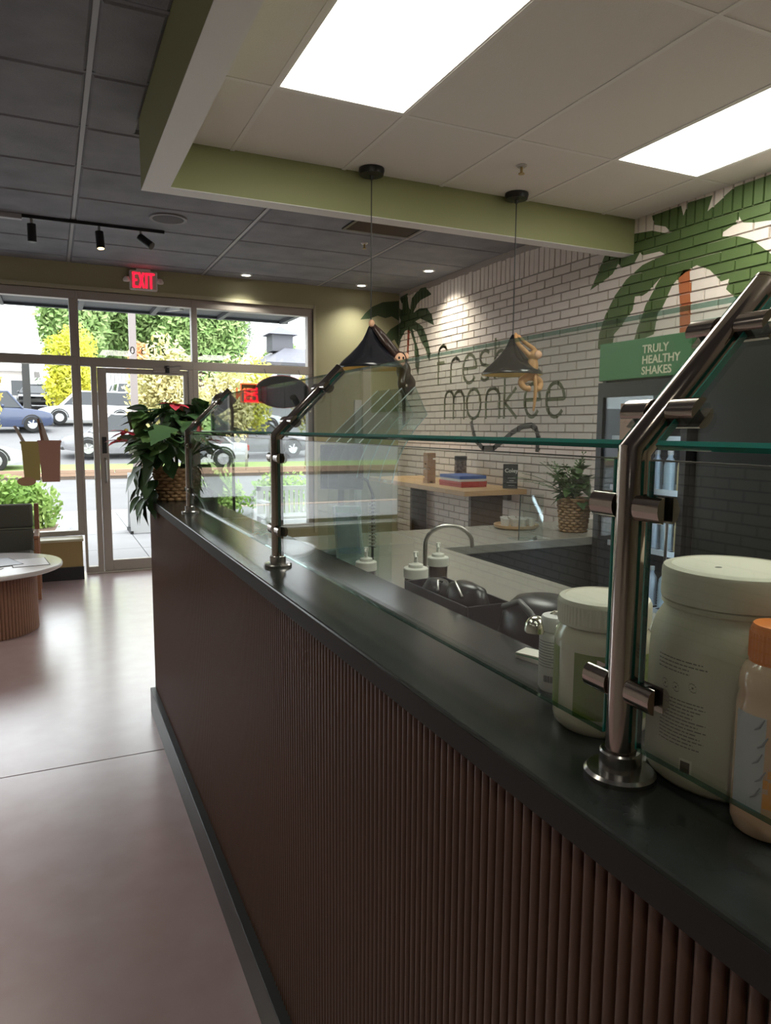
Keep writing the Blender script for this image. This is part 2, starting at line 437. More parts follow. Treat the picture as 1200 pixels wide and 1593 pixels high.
for P_ in (PALM_FRONT_A, PALM_FRONT_B):
    mb = MB()
    for t in tris(P_): mb.face(*[(p[0], D - .0008, p[1]) for p in t])
    mb.build('frond', mural_dark, pm)
def arc(cy, cz, ry, rz, a0, a1, n=14):
    return [(cy - ry*cos(radians(a0 + (a1-a0)*i/n)), cz + rz*sin(radians(a0 + (a1-a0)*i/n))) for i in range(n+1)]   # +angle: reader's right
SW = .034
def letters():
    L = {}
    def put(k, *st): L[k] = [q for s_ in st for q in stroke(s_, SW)]
    # the reader's right is towards smaller y; arc() angle 0 = reader's left is +y, so cos is flipped there
    def A(y0, y1, z0, z1, a0, a1, n=14): return [((y0+y1)/2 + abs(y0-y1)/2*cos(radians(180 + a0 + (a1-a0)*i/n))*-1*-1, 0) for i in range(0)]
    def el(yl, yr, zb, zt, a0, a1, n=18):
        cy, cz, ry, rz = (yl+yr)/2, (zb+zt)/2, (yl-yr)/2, (zt-zb)/2
        return [(cy - ry*cos(radians(a0+(a1-a0)*i/n)), cz + rz*sin(radians(a0+(a1-a0)*i/n))) for i in range(n+1)]
    def e(yl, yr, zb, zt): return [(yl-.01, (zb+zt)/2+.005), (yr+.01, (zb+zt)/2+.005)], el(yl, yr, zb, zt, 0, 320)
    def arch(yl, yr, zb, zt, r=.1): return [(yl, zb), (yl, zt-r)] + el(yl, yr, zt-2*r, zt, 180, 0) + [(yr, zb)]
    put('letter_f', [(6.90, 2.0), (6.90, 2.33)] + el(6.90, 6.72, 2.25, 2.41, 180, 20), [(6.93, 2.235), (6.78, 2.235)])
    put('letter_r', [(6.63, 2.01), (6.63, 2.17)] + el(6.63, 6.44, 2.08, 2.26, 180, 30))
    put('letter_e', *e(6.38, 6.13, 1.99, 2.27))
    s1 = el(6.06, 5.89, 2.145, 2.285, 40, 270, 12) + el(6.06, 5.89, 2.0, 2.145, 90, -140, 12)
    put('letter_s', s1)
    put('letter_h', [(5.80, 2.0), (5.80, 2.38)], arch(5.80, 5.61, 2.0, 2.26))
    put('letter_m', arch(6.75, 6.56, 1.63, 1.925), [(6.56, 1.80)] + el(6.56, 6.35, 1.725, 1.915, 180, 0) + [(6.35, 1.63)])
    put('letter_o', el(6.30, 6.04, 1.63, 1.925, 0, 360, 24))
    put('letter_n', arch(5.94, 5.71, 1.63, 1.915))
    put('letter_k', [(5.63, 1.63), (5.63, 1.99)], [(5.45, 1.90), (5.62, 1.77), (5.43, 1.63)])
    put('letter_e.', *e(5.31, 5.09, 1.635, 1.925))
    put('letter_e..', *e(5.0, 4.765, 1.632, 1.918))
    return L
lt = thing('wall_lettering', 'green painted wall lettering with a dark swoosh underline', 'lettering', (W, 5.8, 1.6))
for k, q in letters().items(): paint(q, k.rstrip('.'), ink_green, lt)
paint(stroke(SWOOSH, .052), 'swoosh', ink_grey, lt)

# ---- left and back walls (out of frame, they close the room)
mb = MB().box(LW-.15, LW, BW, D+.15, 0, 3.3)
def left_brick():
    m = mat('left_shaded_brick', (.45, .42, .38), .6); t = m.node_tree; b = t.nodes['Principled BSDF']  # white brick with the wall's shade put into its colours
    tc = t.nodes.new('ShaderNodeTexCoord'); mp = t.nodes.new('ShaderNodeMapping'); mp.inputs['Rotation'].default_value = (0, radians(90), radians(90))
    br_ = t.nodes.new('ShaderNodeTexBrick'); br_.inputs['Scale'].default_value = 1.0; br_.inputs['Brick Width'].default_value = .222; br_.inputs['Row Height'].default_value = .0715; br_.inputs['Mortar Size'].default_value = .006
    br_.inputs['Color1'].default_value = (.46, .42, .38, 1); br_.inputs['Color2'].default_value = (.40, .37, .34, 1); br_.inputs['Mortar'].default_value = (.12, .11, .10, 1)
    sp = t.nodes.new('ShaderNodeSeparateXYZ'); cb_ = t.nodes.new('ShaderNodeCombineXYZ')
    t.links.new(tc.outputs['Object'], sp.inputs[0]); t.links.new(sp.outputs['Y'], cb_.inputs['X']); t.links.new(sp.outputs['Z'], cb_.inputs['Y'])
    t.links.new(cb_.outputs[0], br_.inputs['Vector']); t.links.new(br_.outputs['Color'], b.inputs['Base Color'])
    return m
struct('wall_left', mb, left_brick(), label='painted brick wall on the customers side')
mb = MB().box(LW, W+.2, BW-.15, BW, 0, 3.3)
struct('wall_back', mb, mat('back_wall_paint', (.30, .28, .2), .6), label='plain wall behind the photographer')
mb = MB().box(W, W+.2, BW, 1.0, 0, 3.3)
struct('wall_right_rear', mb, MATS['back_wall_paint'], label='plain wall beyond the brickwork')

# ---- dark ceiling in tiles
dark_tile = mat('charcoal_tile', (.145, .152, .172), .8, noise=(3.5, (.225, .234, .258), .25), bump=(120, .35))
dark_bar = mat('sheen_grid_bar', (.27, .27, .28), .45)  # sheen on the lengthwise bars, put in as a paler colour
white_tile = mat('white_tile', (.70, .67, .62), .85, bump=(150, .2))
white_bar = mat('white_grid_bar', (.72, .70, .66), .5)
ce = struct('ceiling', MB().box(LW, W, BW, D, Z_DARK+.03, Z_DARK+.1), dark_tile, label='dark tiled ceiling over the dining side')
xs = [LW, -2.37, -1.07, .23, 1.53, 2.83, W]; ys = [BW] + [3.08 - .645*k for k in range(9, -1, -1)] + [3.08 + .645*k for k in range(1, 8)] + [D]
for i in range(len(xs)-1):
    for j in range(len(ys)-1):
        x0, x1, y0, y1 = xs[i]+.012, xs[i+1]-.012, ys[j]+.012, ys[j+1]-.012
        if y0 < 4.1:
            if x0 > .5: continue
            x1 = min(x1, .495)
        if y0 < 4.12 < y1 and x1 > .5: y0 = 4.165 if x0 > .49 else y0
        if x1 - x0 < .03 or y1 - y0 < .03: continue
        q = .03
        mb = MB()
        mb._add([(x0,y0,Z_DARK+.012),(x1,y0,Z_DARK+.012),(x1,y1,Z_DARK+.012),(x0,y1,Z_DARK+.012),
                 (x0+q*.5,y0+q*.5,Z_DARK),(x1-q*.5,y0+q*.5,Z_DARK),(x1-q*.5,y1-q*.5,Z_DARK),(x0+q*.5,y1-q*.5,Z_DARK),
                 (x0,y0,Z_DARK+.03),(x1,y0,Z_DARK+.03),(x1,y1,Z_DARK+.03),(x0,y1,Z_DARK+.03)],
                [(4,7,6,5),(0,4,5,1),(1,5,6,2),(2,6,7,3),(3,7,4,0),(8,0,1,9),(9,1,2,10),(10,2,3,11),(11,3,0,8)])
        mb.build('ceiling_tile', dark_tile, ce)
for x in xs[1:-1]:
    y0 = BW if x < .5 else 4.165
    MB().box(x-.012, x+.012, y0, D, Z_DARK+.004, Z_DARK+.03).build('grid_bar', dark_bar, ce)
for y in ys[1:-1]:
    MB().box(LW, (.495 if y < 4.16 else W), y-.012, y+.012, Z_DARK+.006, Z_DARK+.03).build('grid_bar', dark_tile, ce)

# ---- white ceiling over the counter
cw = struct('ceiling_counter', MB().box(.63, W, BW, 4.05, Z_WHITE+.03, Z_WHITE+.09), white_tile, label='white tiled ceiling over the serving counter')
wx = [.63, .964, 1.617, 2.27, 2.92, 3.57, W]; wy = [BW, -2.95, -1.71, -.47, .77, 2.01, 3.25, 4.05]
PANELS = []
for i in range(len(wx)-1):
    for j in range(len(wy)-1):
        if wx[i] in (.964, 2.92) and wy[j] in (2.01, -.47): PANELS.append((wx[i], wx[i+1], wy[j], wy[j+1])); continue
        MB().box(wx[i]+.004, wx[i+1]-.004, wy[j]+.004, wy[j+1]-.004, Z_WHITE, Z_WHITE+.03).build('ceiling_tile', white_tile, cw)
for x in wx[1:-1]: MB().box(x-.012, x+.012, BW, 4.05, Z_WHITE-.004, Z_WHITE+.01).build('grid_bar', white_bar, cw)
for y in wy[1:-1]:
    MB().box(.63, W, y-.012, y+.012, Z_WHITE-.003, Z_WHITE+.01).build('grid_bar', white_bar, cw)

# ---- beam round the counter ceiling
bm_ = struct('trim_4', MB().box(.495, .63, BW, 4.165, Z_BEAM+.004, Z_DARK+.05).box(.63, W, 4.05, 4.165, Z_BEAM+.004, Z_DARK+.05), olive_beam, label='olive ceiling beam framing the counter ceiling')
MB().prism([(.495, BW), (.63, BW), (.63, 4.05), (W, 4.05), (W, 4.165), (.495, 4.165)], 'z', Z_BEAM, Z_BEAM+.004).build('beam_underside', mat('white_soffit', (.66, .66, .64), .5), bm_)
# ================================================================== CEILING FIXTURES
black = mat('black_metal', (.012, .012, .013), .35, spec=.5)
black_matte = mat('black_matte', (.015, .015, .016), .7)
lit = mat('troffer_diffuser', (.9, .9, .85), .6, emit=(1.0, .98, .87), estr=PANEL_STRENGTH)
names = {(.964, 2.01): 'bright ceiling light panel nearest the olive beam corner', (2.92, 2.01): 'bright ceiling light panel close to the brick wall',
         (.964, -.47): 'ceiling light panel behind the photographer above the counter', (2.92, -.47): 'ceiling light panel behind the photographer by the right wall'}
for x0, x1, y0, y1 in PANELS:
    t = thing('ceiling_light', names[(x0, y0)], 'ceiling light', ((x0+x1)/2, (y0+y1)/2, Z_WHITE), group='troffers in the white ceiling')
    MB().box(x0+.012, x1-.012, y0+.012, y1-.012, Z_WHITE+.004, Z_WHITE+.012).build('diffuser', lit, t)
    f = MB()
    for a in ((x0+.004, x1-.004, y0+.004, y0+.022), (x0+.004, x1-.004, y1-.022, y1-.004), (x0+.004, x0+.022, y0+.022, y1-.022), (x1-.022, x1-.004, y0+.022, y1-.022)):
        f.box(*a, Z_WHITE-.002, Z_WHITE+.02)
    f.build('light_frame', white_bar, t)

# pendants with a toy monkey hanging on each
gold = mat('gold_lining', (.75, .55, .16), .35, metal=.6)
shade_blk = mat('gloss_black_shade', (.012, .013, .018), .18, spec=.6)
def pendant(x, y, label):
    t = thing('pendant_lamp', label, 'pendant lamp', (x, y, Z_WHITE), group='black cone pendants')
    MB().lathe([(.0, .0), (.074, 0), (.076, -.012), (.07, -.036), (.012, -.04), (.01, -.06), (0, -.06)][::-1], (x, y, Z_WHITE), 28).build('canopy', black, t, smooth=40)
    MB().cyl((x, y, Z_WHITE-.05), (x, y, 2.13), .0035, n=8).build('cable', black, t, smooth=60)
    outer = [(.006, 2.14), (.018, 2.12), (.03, 2.09), (.05, 2.05), (.085, 2.005), (.13, 1.96), (.17, 1.925), (.192, 1.90), (.2, 1.884), (.198, 1.878)]
    s = MB().lathe([(r, z) for r, z in outer], (x, y, 0), 40, capb=False, capt=False).build('shade', shade_blk, t, smooth=60)
    MB().lathe([(.197, 1.879)] + [(r-.004, z-.003) for r, z in outer[::-1][2:]], (x, y, 0), 40, capb=False, capt=False).build('shade_lining', gold, s, smooth=60)
    b = MB().ell((x, y, 1.945), (.032, .032, .04)).build('bulb', mat('bulb_glow', (1, .9, .7), .5, emit=(1, .78, .45), estr=1.2), t, smooth=60)
    return t
pendant(1.76, 3.97, 'black cone pendant lamp with the dark brown toy monkey on it')
pendant(2.775, 3.96, 'black cone pendant lamp with the tan toy monkey on it')
def limb(mb, pts, rs, n=10):
    """smooth tapered limb through points"""
    P = [Vector(p) for p in pts]; out, rr = [], []
    for i in range(len(P)-1):
        p0 = P[max(i-1, 0)]; p1 = P[i]; p2 = P[i+1]; p3 = P[min(i+2, len(P)-1)]
        for k in range(5):
            u = k/5
            out.append(.5*((2*p1) + (p2-p0)*u + (2*p0-5*p1+4*p2-p3)*u*u + (3*p1-p0-3*p2+p3)*u**3)); rr.append(rs[i]*(1-u) + rs[i+1]*u)
    out.append(P[-1]); rr.append(rs[-1])
    mb.tube(out, rr, n)
    mb.ell(out[-1], rr[-1], 8, 6); mb.ell(out[0], rr[0], 8, 6)
def skin_of(o, vox):
    md = o.modifiers.new('merge', 'REMESH'); md.mode = 'VOXEL'; md.voxel_size = vox; md.use_smooth_shade = True
    return o
brownm = mat('monkey_brown', (.035, .018, .014), .3, spec=.5)
tanm = mat('monkey_tan', (.55, .30, .13), .5)
pinkm = mat('monkey_skin', (.72, .42, .27), .55)
# brown one: both arms up to the cable, body along the right flank of the shade
x, y = 1.76, 3.97
t = thing('toy_monkey', 'dark brown toy monkey clinging to the left pendant lamp', 'toy', (x+.17, y-.06, 1.74), group='toy monkeys on the pendants')
mb = MB()
limb(mb, [(x+.0, y-.02, 2.135), (x+.055, y-.03, 2.085), (x+.115, y-.04, 2.015), (x+.155, y-.05, 1.96)], [.014, .019, .021, .026])
limb(mb, [(x+.01, y-.035, 2.11), (x+.045, y-.075, 2.04), (x+.085, y-.085, 1.99), (x+.135, y-.07, 1.945)], [.014, .017, .019, .024])
mb.ell((x+.165, y-.06, 1.935), (.042, .04, .05)); mb.ell((x+.19, y-.06, 1.87), (.045, .042, .06))
limb(mb, [(x+.175, y-.085, 1.85), (x+.15, y-.115, 1.79), (x+.165, y-.105, 1.745)], [.028, .025, .02])
limb(mb, [(x+.21, y-.05, 1.85), (x+.25, y-.05, 1.80), (x+.235, y-.05, 1.745)], [.028, .027, .02])
limb(mb, [(x+.205, y-.03, 1.84), (x+.205, y-.03, 1.74), (x+.205, y-.04, 1.66), (x+.20, y-.05, 1.55)], [.016, .013, .012, .010])
skin_of(mb.build('body', brownm, t), .006)
MB().ell((x-.006, y-.024, 2.142), (.018, .016, .022)).build('hand', pinkm, t, smooth=80)
f = MB().ell((x+.148, y-.098, 1.93), (.036, .022, .042)).build('face', pinkm, t, smooth=80)
MB().ell((x+.132, y-.118, 1.94), (.006, .006, .008)).ell((x+.158, y-.121, 1.94), (.006, .006, .008)).build('eyes', black, f, smooth=80)
MB().ell((x+.205, y-.07, 1.955), (.014, .012, .022)).build('ear', pinkm, t, smooth=80)
# tan one: hangs head down from its arms... seen from behind, long tail
x, y = 2.775, 3.96
t = thing('toy_monkey', 'tan toy monkey hanging on the right pendant lamp', 'toy', (x+.06, y-.16, 1.72), group='toy monkeys on the pendants')
mb = MB(); q = y - .13
limb(mb, [(x+.0, y-.03, 2.14), (x-.012, y-.07, 2.08), (x+.01, q, 2.02), (x+.05, q-.01, 1.985)], [.011, .014, .016, .02])
limb(mb, [(x+.02, y-.03, 2.13), (x+.055, y-.07, 2.08), (x+.085, q, 2.03), (x+.08, q-.01, 1.985)], [.011, .014, .016, .02])
mb.ell((x+.066, q-.015, 1.995), (.036, .036, .036)); mb.ell((x+.062, q-.01, 1.93), (.036, .036, .065)); mb.ell((x+.062, q, 1.87), (.04, .036, .036))
limb(mb, [(x+.045, q, 1.865), (x-.01, q+.01, 1.83), (x+.0, q-.01, 1.79), (x+.03, q-.02, 1.785)], [.028, .024, .019, .014])
limb(mb, [(x+.08, q, 1.865), (x+.135, q+.01, 1.83), (x+.12, q-.01, 1.79), (x+.095, q-.02, 1.785)], [.028, .024, .019, .014])
limb(mb, [(x+.062, q-.035, 1.87), (x+.062, q-.045, 1.80), (x+.068, q-.035, 1.72), (x+.062, q-.03, 1.645)], [.014, .012, .011, .008])
skin_of(mb.build('body', tanm, t), .006)
MB().ell((x+.075, q-.045, 2.0), (.028, .018, .028)).build('face', pinkm, t, smooth=80)
MB().ell((x+.033, q-.012, 1.785), (.018, .016, .02)).build('foot', pinkm, t, smooth=80); MB().ell((x+.10, q-.012, 1.785), (.02, .016, .02)).build('foot', pinkm, t, smooth=80)

# track with three heads
t = thing('track_light', 'black ceiling track with three spot heads left of the exit sign', 'track light', (.33, 6.3, Z_DARK))
MB().box(-.27, .92, 6.28, 6.315, Z_DARK-.025, Z_DARK+.004).build('track', black, t, bevel=.003)
MB().box(-.30, -.13, 6.27, 6.325, Z_DARK-.04, Z_DARK-.002).build('feed_box', mat('pale_grey_plastic', (.35, .35, .36), .5), t, bevel=.004)
for x, d in ((-.065, (0, 0, -1)), (.42, (.05, -.12, -1)), (.735, (.55, -.45, -.5))):
    d = Vector(d).normalized(); a = Vector((x, 6.3, Z_DARK-.075))
    MB().cyl((x, 6.3, Z_DARK-.02), a, .010, n=10).build('head_stem', steel, t, smooth=50)
    h = MB().cyl(a - d*.012, a + d*.12, .032, n=20).build('spot_head', black, t, smooth=50)
    e_ = mat('spot_lamp', (1, .8, .5), .4, emit=(1, .62, .22), estr=7.0) if x == .42 else mat('spot_off', (.02, .02, .02), .3)
    MB().cyl(a + d*.118, a + d*.122, .024, n=18).build('lamp_face', e_, h, smooth=50)

t = thing('ceiling_speaker', 'round grey speaker grille flush in the dark ceiling', 'speaker', (.895, 5.9, Z_DARK))
MB().lathe([(.0, -.010), (.118, -.010), (.12, -.012), (.14, -.012), (.145, 0), (.145, .004)], (.895, 5.9, Z_DARK), 36, capb=False).build('rim', mat('speaker_rim', (.18, .18, .185), .5), t, smooth=40)
MB().lathe([(0, -.0115), (.115, -.0115), (.117, -.0105)], (.895, 5.9, Z_DARK), 36).build('grille', mat('speaker_grille', (.10, .10, .105), .8, bump=(400, .6)), t, smooth=40)
for x, y, lb in ((1.945, 7.65, 'recessed downlight over the right storefront window'), (3.25, 7.6, 'recessed downlight above the olive wall near the corner'), (3.57, 6.6, 'recessed downlight beside the brick wall'),
        (-.75, 4.4, 'added fill downlight over the dining side out of view'), (-2.2, 4.4, 'added fill downlight near the left wall out of view'), (-.75, 1.8, 'added fill downlight left of the photographer'),  # unseen downlights from here on, added to brighten the room
        (-2.2, 1.8, 'added fill downlight by the left wall beside the photographer'), (-.75, -.8, 'added fill downlight behind the photographer'), (-2.2, -.8, 'added fill downlight in the rear left of the room')):
    t = thing('downlight', lb, 'downlight', (x, y, Z_DARK), group='recessed downlights')
    MB().lathe([(.042, -.001), (.046, -.008), (.06, -.008), (.064, 0), (.064, .004)], (x, y, Z_DARK), 28, capb=False, capt=False).build('trim_ring', mat('white_ring', (.8, .8, .78), .4), t, smooth=40)
    MB().cyl((x, y, Z_DARK-.003), (x, y, Z_DARK-.001), .045, n=24).build('lens', mat('downlight_lens', (1, 1, .95), .4, emit=(1, .98, .9), estr=6), t)
    l = bpy.data.lights.new('downlight_lamp', 'SPOT'); l.energy = (45 if x > 3.4 else 24) if y > 5 else (34 if y > 3 else 18); l.spot_size = radians(125); l.spot_blend = 1.0; l.color = (1, .95, .8); l.shadow_soft_size = .05
    lo = bpy.data.objects.new('downlight_lamp', l); col.objects.link(lo); lo.parent = t; lo.location = (0, 0, -.02)
t = thing('air_vent', 'black slotted air vent in the dark ceiling behind the beam', 'vent', (2.5, 5.4, Z_DARK))
f = MB().box(2.2, 2.8, 5.25, 5.275, Z_DARK-.014, Z_DARK+.004).box(2.2, 2.8, 5.525, 5.55, Z_DARK-.014, Z_DARK+.004).box(2.2, 2.225, 5.275, 5.525, Z_DARK-.014, Z_DARK+.004).box(2.775, 2.8, 5.275, 5.525, Z_DARK-.014, Z_DARK+.004)
f.build('vent_frame', black, t)
for k in range(6):
    yy = 5.295 + k*.042
    MB().obox((2.5, yy, Z_DARK-.006), (.275, 0, 0), (0, .014, -.006), (0, .001, .0015)).build('slat', black, t)
for x, y, z, lb in ((2.51, 3.54, Z_WHITE, 'brass sprinkler head in the white ceiling'), (2.55, 5.9, Z_DARK, 'small sprinkler head in the dark ceiling')):
    t = thing('sprinkler_head', lb, 'sprinkler', (x, y, z), group='ceiling sprinklers')
    MB().lathe([(.0, -.012), (.022, -.012), (.03, -.004), (.03, .002)], (x, y, z), 18, capb=False).build('escutcheon', steel, t, smooth=40)
    MB().cyl((x, y, z-.01), (x, y, z-.045), .008, n=10).cyl((x, y, z-.045), (x, y, z-.049), .018, n=14).build('deflector', mat('brass', (.45, .33, .15), .35, metal=1), t, smooth=40)

# exit sign
t = thing('exit_sign', 'red lit exit sign with two white lamp heads above the door', 'exit sign', (.925, D, 2.92))
MB().box(.79, 1.065, D-.055, D-.005, 2.915, 3.11).build('housing', mat('sign_white', (.85, .82, .80), .4), t, bevel=.012)
MB().box(.86, 1.0, D-.05, D-.01, 3.10, 3.128).build('mounting', MATS['sign_white'], t, bevel=.004)
MB().box(.805, 1.05, D-.0575, D-.054, 2.93, 3.095).build('face_plate', mat('sign_face', (.75, .52, .50), .4), t)
red = mat('exit_red', (.9, .02, .05), .4, emit=(1, .008, .03), estr=1.0)
def bars(x, segs):
    mb = MB()
    for a, b in segs:
        a = Vector((x + a[0], D-.0585, 2.937 + a[1])); b = Vector((x + b[0], D-.0585, 2.937 + b[1])); d = (b-a).normalized(); n = Vector((-d.z, 0, d.x))
        mb.obox((a+b)/2, (b-a)/2, (0, .0015, 0), n*.0095)
    mb.build('exit_letter', red, t)
bars(.82, [((.01, 0), (.01, .15)), ((.0, .141), (.05, .141)), ((0, .075), (.045, .075)), ((0, .009), (.05, .009))])
bars(.878, [((.006, 0), (.05, .15)), ((.05, 0), (.006, .15))])
bars(.942, [((.012, 0), (.012, .15))])
bars(.965, [((.035, 0), (.035, .15)), ((.0, .141), (.07, .141))])
for s in (-1, 1):
    c = Vector((.927 + s*.165, D-.035, 3.02))
    h = MB().cyl(c + Vector((-s*.03, .0, .02)), c, .012, n=10).lathe([(0.0, -.02), (.03, -.018), (.036, 0), (.02, .03), (0.0, .035)], (c.x, c.y-.01, c.z-.01), 18).build('lamp_head', MATS['sign_white'], t, smooth=50)

# ================================================================== COUNTER
XF, CT = .432, 1.168
slat_m = mat('walnut_slat', (.085, .042, .028), .32, spec=.5, noise=(6, (.125, .062, .04), .3), stretch=(1, 1, .15))
slat_bk = mat('slat_backing', (.010, .006, .005), .6)
stone = mat('black_stone', (.022, .025, .025), .2, spec=.4, noise=(25, (.034, .038, .037), .25))
kick = mat('kick_steel', (.075, .08, .086), .38, metal=.6, noise=(3, (.05, .052, .056), .3))
ct = thing('counter', 'long serving counter with walnut fluted front and black stone top', 'counter', (.57, 1.6, 0))
Y0c, Y1c = -.65, 3.87
MB().box(.458, .69, Y0c, Y1c-.02, 0, 1.128).build('cabinet_body', slat_bk, ct)
MB().box(XF, .70, Y0c, Y1c, 1.128, CT).build('countertop', stone, ct, bevel=.004)
MB().box(XF-.0008, XF+.002, Y0c+.004, Y1c-.004, 1.131, CT-.0045).build('front_edge', mat('dulled_stone', (.030, .027, .026), .62, spec=.25), ct)  # added dull strip that keeps bright reflections off the stone edge
MB().box(.424, .458, Y0c, Y1c-.012, 0, .135).build('toe_kick', kick, ct, bevel=.002)
PIT = .0165
n_ = 10; prof = [(.458, -.5)] + [(.458 - .0085*sin(pi*i/n_) ** .8, -.5*cos(pi*i/n_)) for i in range(1, n_)] + [(.458, .5)]
sm = MB()
sw_ = PIT*.78
sm.prism([(p[0]-.458, p[1]*sw_) for p in prof], 'z', 0, .993)
sme = sm.mesh('slat', slat_m, smooth=50)
y = Y0c + .01
while y < Y1c - .02:
    o = bpy.data.objects.new('slat', sme); col.objects.link(o); o.parent = ct; o.location = (.4585-.57, y-1.6, .1352); y += PIT

# ---- sneeze guard
guard_glass = glass_mat('guard_glass', (.93, .965, .955), .05)
edge_m = mat('glass_edge_teal', (.01, .16, .13), .08, spec=.8, coat=.4)
edge_dk = mat('glass_edge_grey', (.10, .11, .10), .2)
edge_lt = glass_mat('glass_edge_pale', (.50, .66, .61), .08)
post_m = mat('polished_steel', (.44, .39, .355), .14, metal=1.0)
gasket = mat('black_gasket', (.012, .012, .012), .5)
PX, EZ = .515, 1.50
def guard_post(y, label):
    t = thing('guard_post', label, 'post', (PX, y, CT), group='steel posts of the glass guard')
    R = .0155
    P = [(PX, y, CT+.012)] + [(PX, y, EZ)] + [(PX+.172, y, EZ+.172)]
    a = Vector(P[1]); d1 = Vector((0,0,1)); d2 = Vector((1,0,1)).normalized(); nrm = (d1+d2).normalized()
    mb = MB(); n = 28; rings = []
    for p, d in ((Vector(P[0]), d1), (a, None), (Vector(P[2]), d2)):
        ring = []
        for i in range(n):
            an = 2*pi*i/n; q = Vector((cos(an)*R, sin(an)*R, 0))
            if d is None: q = q + Vector((0,0,1))*(-(q.dot(nrm))/nrm.z)
            elif d is d2: q = Vector((q.x*cos(-pi/4)*1 , q.y, -q.x*sin(pi/4)))
            ring.append(p + q)
        rings.append(ring)
    mb.loft(rings); mb.build('tube', post_m, t, smooth=40)
    mb = MB().lathe([(0, 0), (.036, 0), (.036, .005), (.033, .008), (.021, .009), (.021, .026), (.0195, .028), (.016, .028)], (PX, y, CT), 32, capt=False)
    mb.build('base_flange', mat('flange_steel', (.45, .44, .43), .22, metal=1), t, smooth=30)
    MB().cyl(Vector(P[2])-d2*.001, Vector(P[2])+d2*.003, R*1.03, n=24).build('end_cap', post_m, t, smooth=40)
    def clamp(c, along, across):
        for s in (-1, 1):
            c0 = Vector(c) + Vector((0, s*.0135, 0)); c1 = Vector(c) + Vector((0, s*.046, 0)); A = Vector(across)
            k = MB()
            for sg in (-1, 1):            # the two jaws, half-round, glass between
                ring0, ring1 = [], []
                for i in range(9):
                    an = -pi/2 + pi*i/8; q = A*(sg*(.0056 + .0085*cos(an))) + Vector(along)*(.0125*sin(an))
                    ring0.append(c0 + q); ring1.append(c1 + q)
                if sg*s < 0: ring0.reverse(); ring1.reverse()
                k.loft([ring0, ring1])
            b = k.build('clamp', post_m, t, smooth=50)
            MB().obox((c0 + c1)/2 + Vector((0, -s*.008, 0)), A*.0056, Vector((0, .010, 0)), Vector(along)*.011).build('clamp_gasket', gasket, b)
    for z in (1.262, 1.446): clamp((PX, y, z), (0,0,1), (1,0,0))
    for k in (.052, .175): clamp((PX + k*.7071, y, EZ + k*.7071), (.7071,0,.7071), (.7071,0,-.7071))
    return t
guard_post(3.021, 'steel guard post farthest away beside the potted plant')
guard_post(1.748, 'middle steel guard post with bent arm between glass panels')
guard_post(.526, 'nearest steel guard post in front of the supplement tubs')
guard_post(-.70, 'steel guard post out of view behind the photographer')
def panel(y0, y1, label_lo, label_hi):
    e, th = .002, .0032
    t = thing('glass_panel', label_lo, 'glass panel', (PX, (y0+y1)/2, 1.206), group='upright guard glass')
    MB().box(PX-th, PX+th, y0, y1, 1.206, 1.4915).build('glass_sheet', guard_glass, t)
    for k, a in enumerate(((y0-e, y0, 1.206, 1.4915), (y1, y1+e, 1.206, 1.4915), (y0, y1, 1.2045, 1.206), (y0, y1, 1.4915, 1.4930))):
        MB().box(PX-th, PX+th, *a).build('polished_edge', edge_lt if k == 2 else (edge_dk if k == 3 else edge_m), t)
    t = thing('glass_panel', label_hi, 'glass panel', (PX, (y0+y1)/2, EZ), group='slanted guard glass')
    u = Vector((.7071, 0, .7071)); n = Vector((.7071, 0, -.7071)); o = Vector((PX, 0, EZ))
    def slab(a, b, c, d, nm, m): MB().obox(o + u*((c+d)/2) + Vector((0, (a+b)/2, 0)), Vector((0, (b-a)/2, 0)), u*((d-c)/2), n*th).build(nm, m, t)
    slab(y0, y1, .012, .228, 'glass_sheet', guard_glass)
    for k, a in enumerate(((y0-e, y0, .012, .228), (y1, y1+e, .012, .228), (y0, y1, .006, .012), (y0, y1, .228, .2295))): slab(*a, 'polished_edge', edge_lt if k == 3 else edge_m)
panel(1.748+.024, 3.021-.024, 'upright guard glass between the far and middle posts', 'slanted guard glass between the far and middle posts')
panel(.526+.024, 1.748-.024, 'upright guard glass between the middle and nearest posts', 'slanted guard glass between the middle and nearest posts')
panel(-.70+.024, .526-.024, 'upright guard glass in front of the big cream tub', 'slanted guard glass above the big cream tub')
# ================================================================== THINGS ON THE COUNTER
def cpatch(mb, c, r, a0, a1, z0, z1, n=None):
    """curved patch on a cylinder, angles in degrees, z relative to c"""
    n = n or max(2, int(abs(a1-a0)/8)); b = len(mb.v)
    for i in range(n+1):
        a = radians(a0 + (a1-a0)*i/n)
        for z in (z0, z1): mb.v.append((c[0] + r*cos(a), c[1] + r*sin(a), c[2] + z))
    for i in range(n): mb.f.append((b+2*i, b+2*i+2, b+2*i+3, b+2*i+1)); mb.mi.append(mb.cur)
def small_print(c, r, a0, a1, z0, z1, rows, seed=1, fill=.6):
    g = random.Random(seed); mb = MB(); h = (z1-z0)/rows
    for k in range(rows):
        a = a0; end = a1 - g.uniform(0, .35)*(a1-a0)
        while a < end:
            l = g.uniform(1.2, 5); cpatch(mb, c, r, a, min(a+l, end), z1-(k+.75)*h, z1-(k+.75)*h + h*.5*fill, 1); a += l + g.uniform(.5, .9)
    return mb
ivory_lid = mat('ivory_lid', (.60, .57, .47), .45)
cream_pl = mat('cream_plastic', (.50, .48, .36), .38, noise=(5, (.46, .44, .32), .3))
print_m = mat('small_print_ink', (.10, .10, .075), .6)
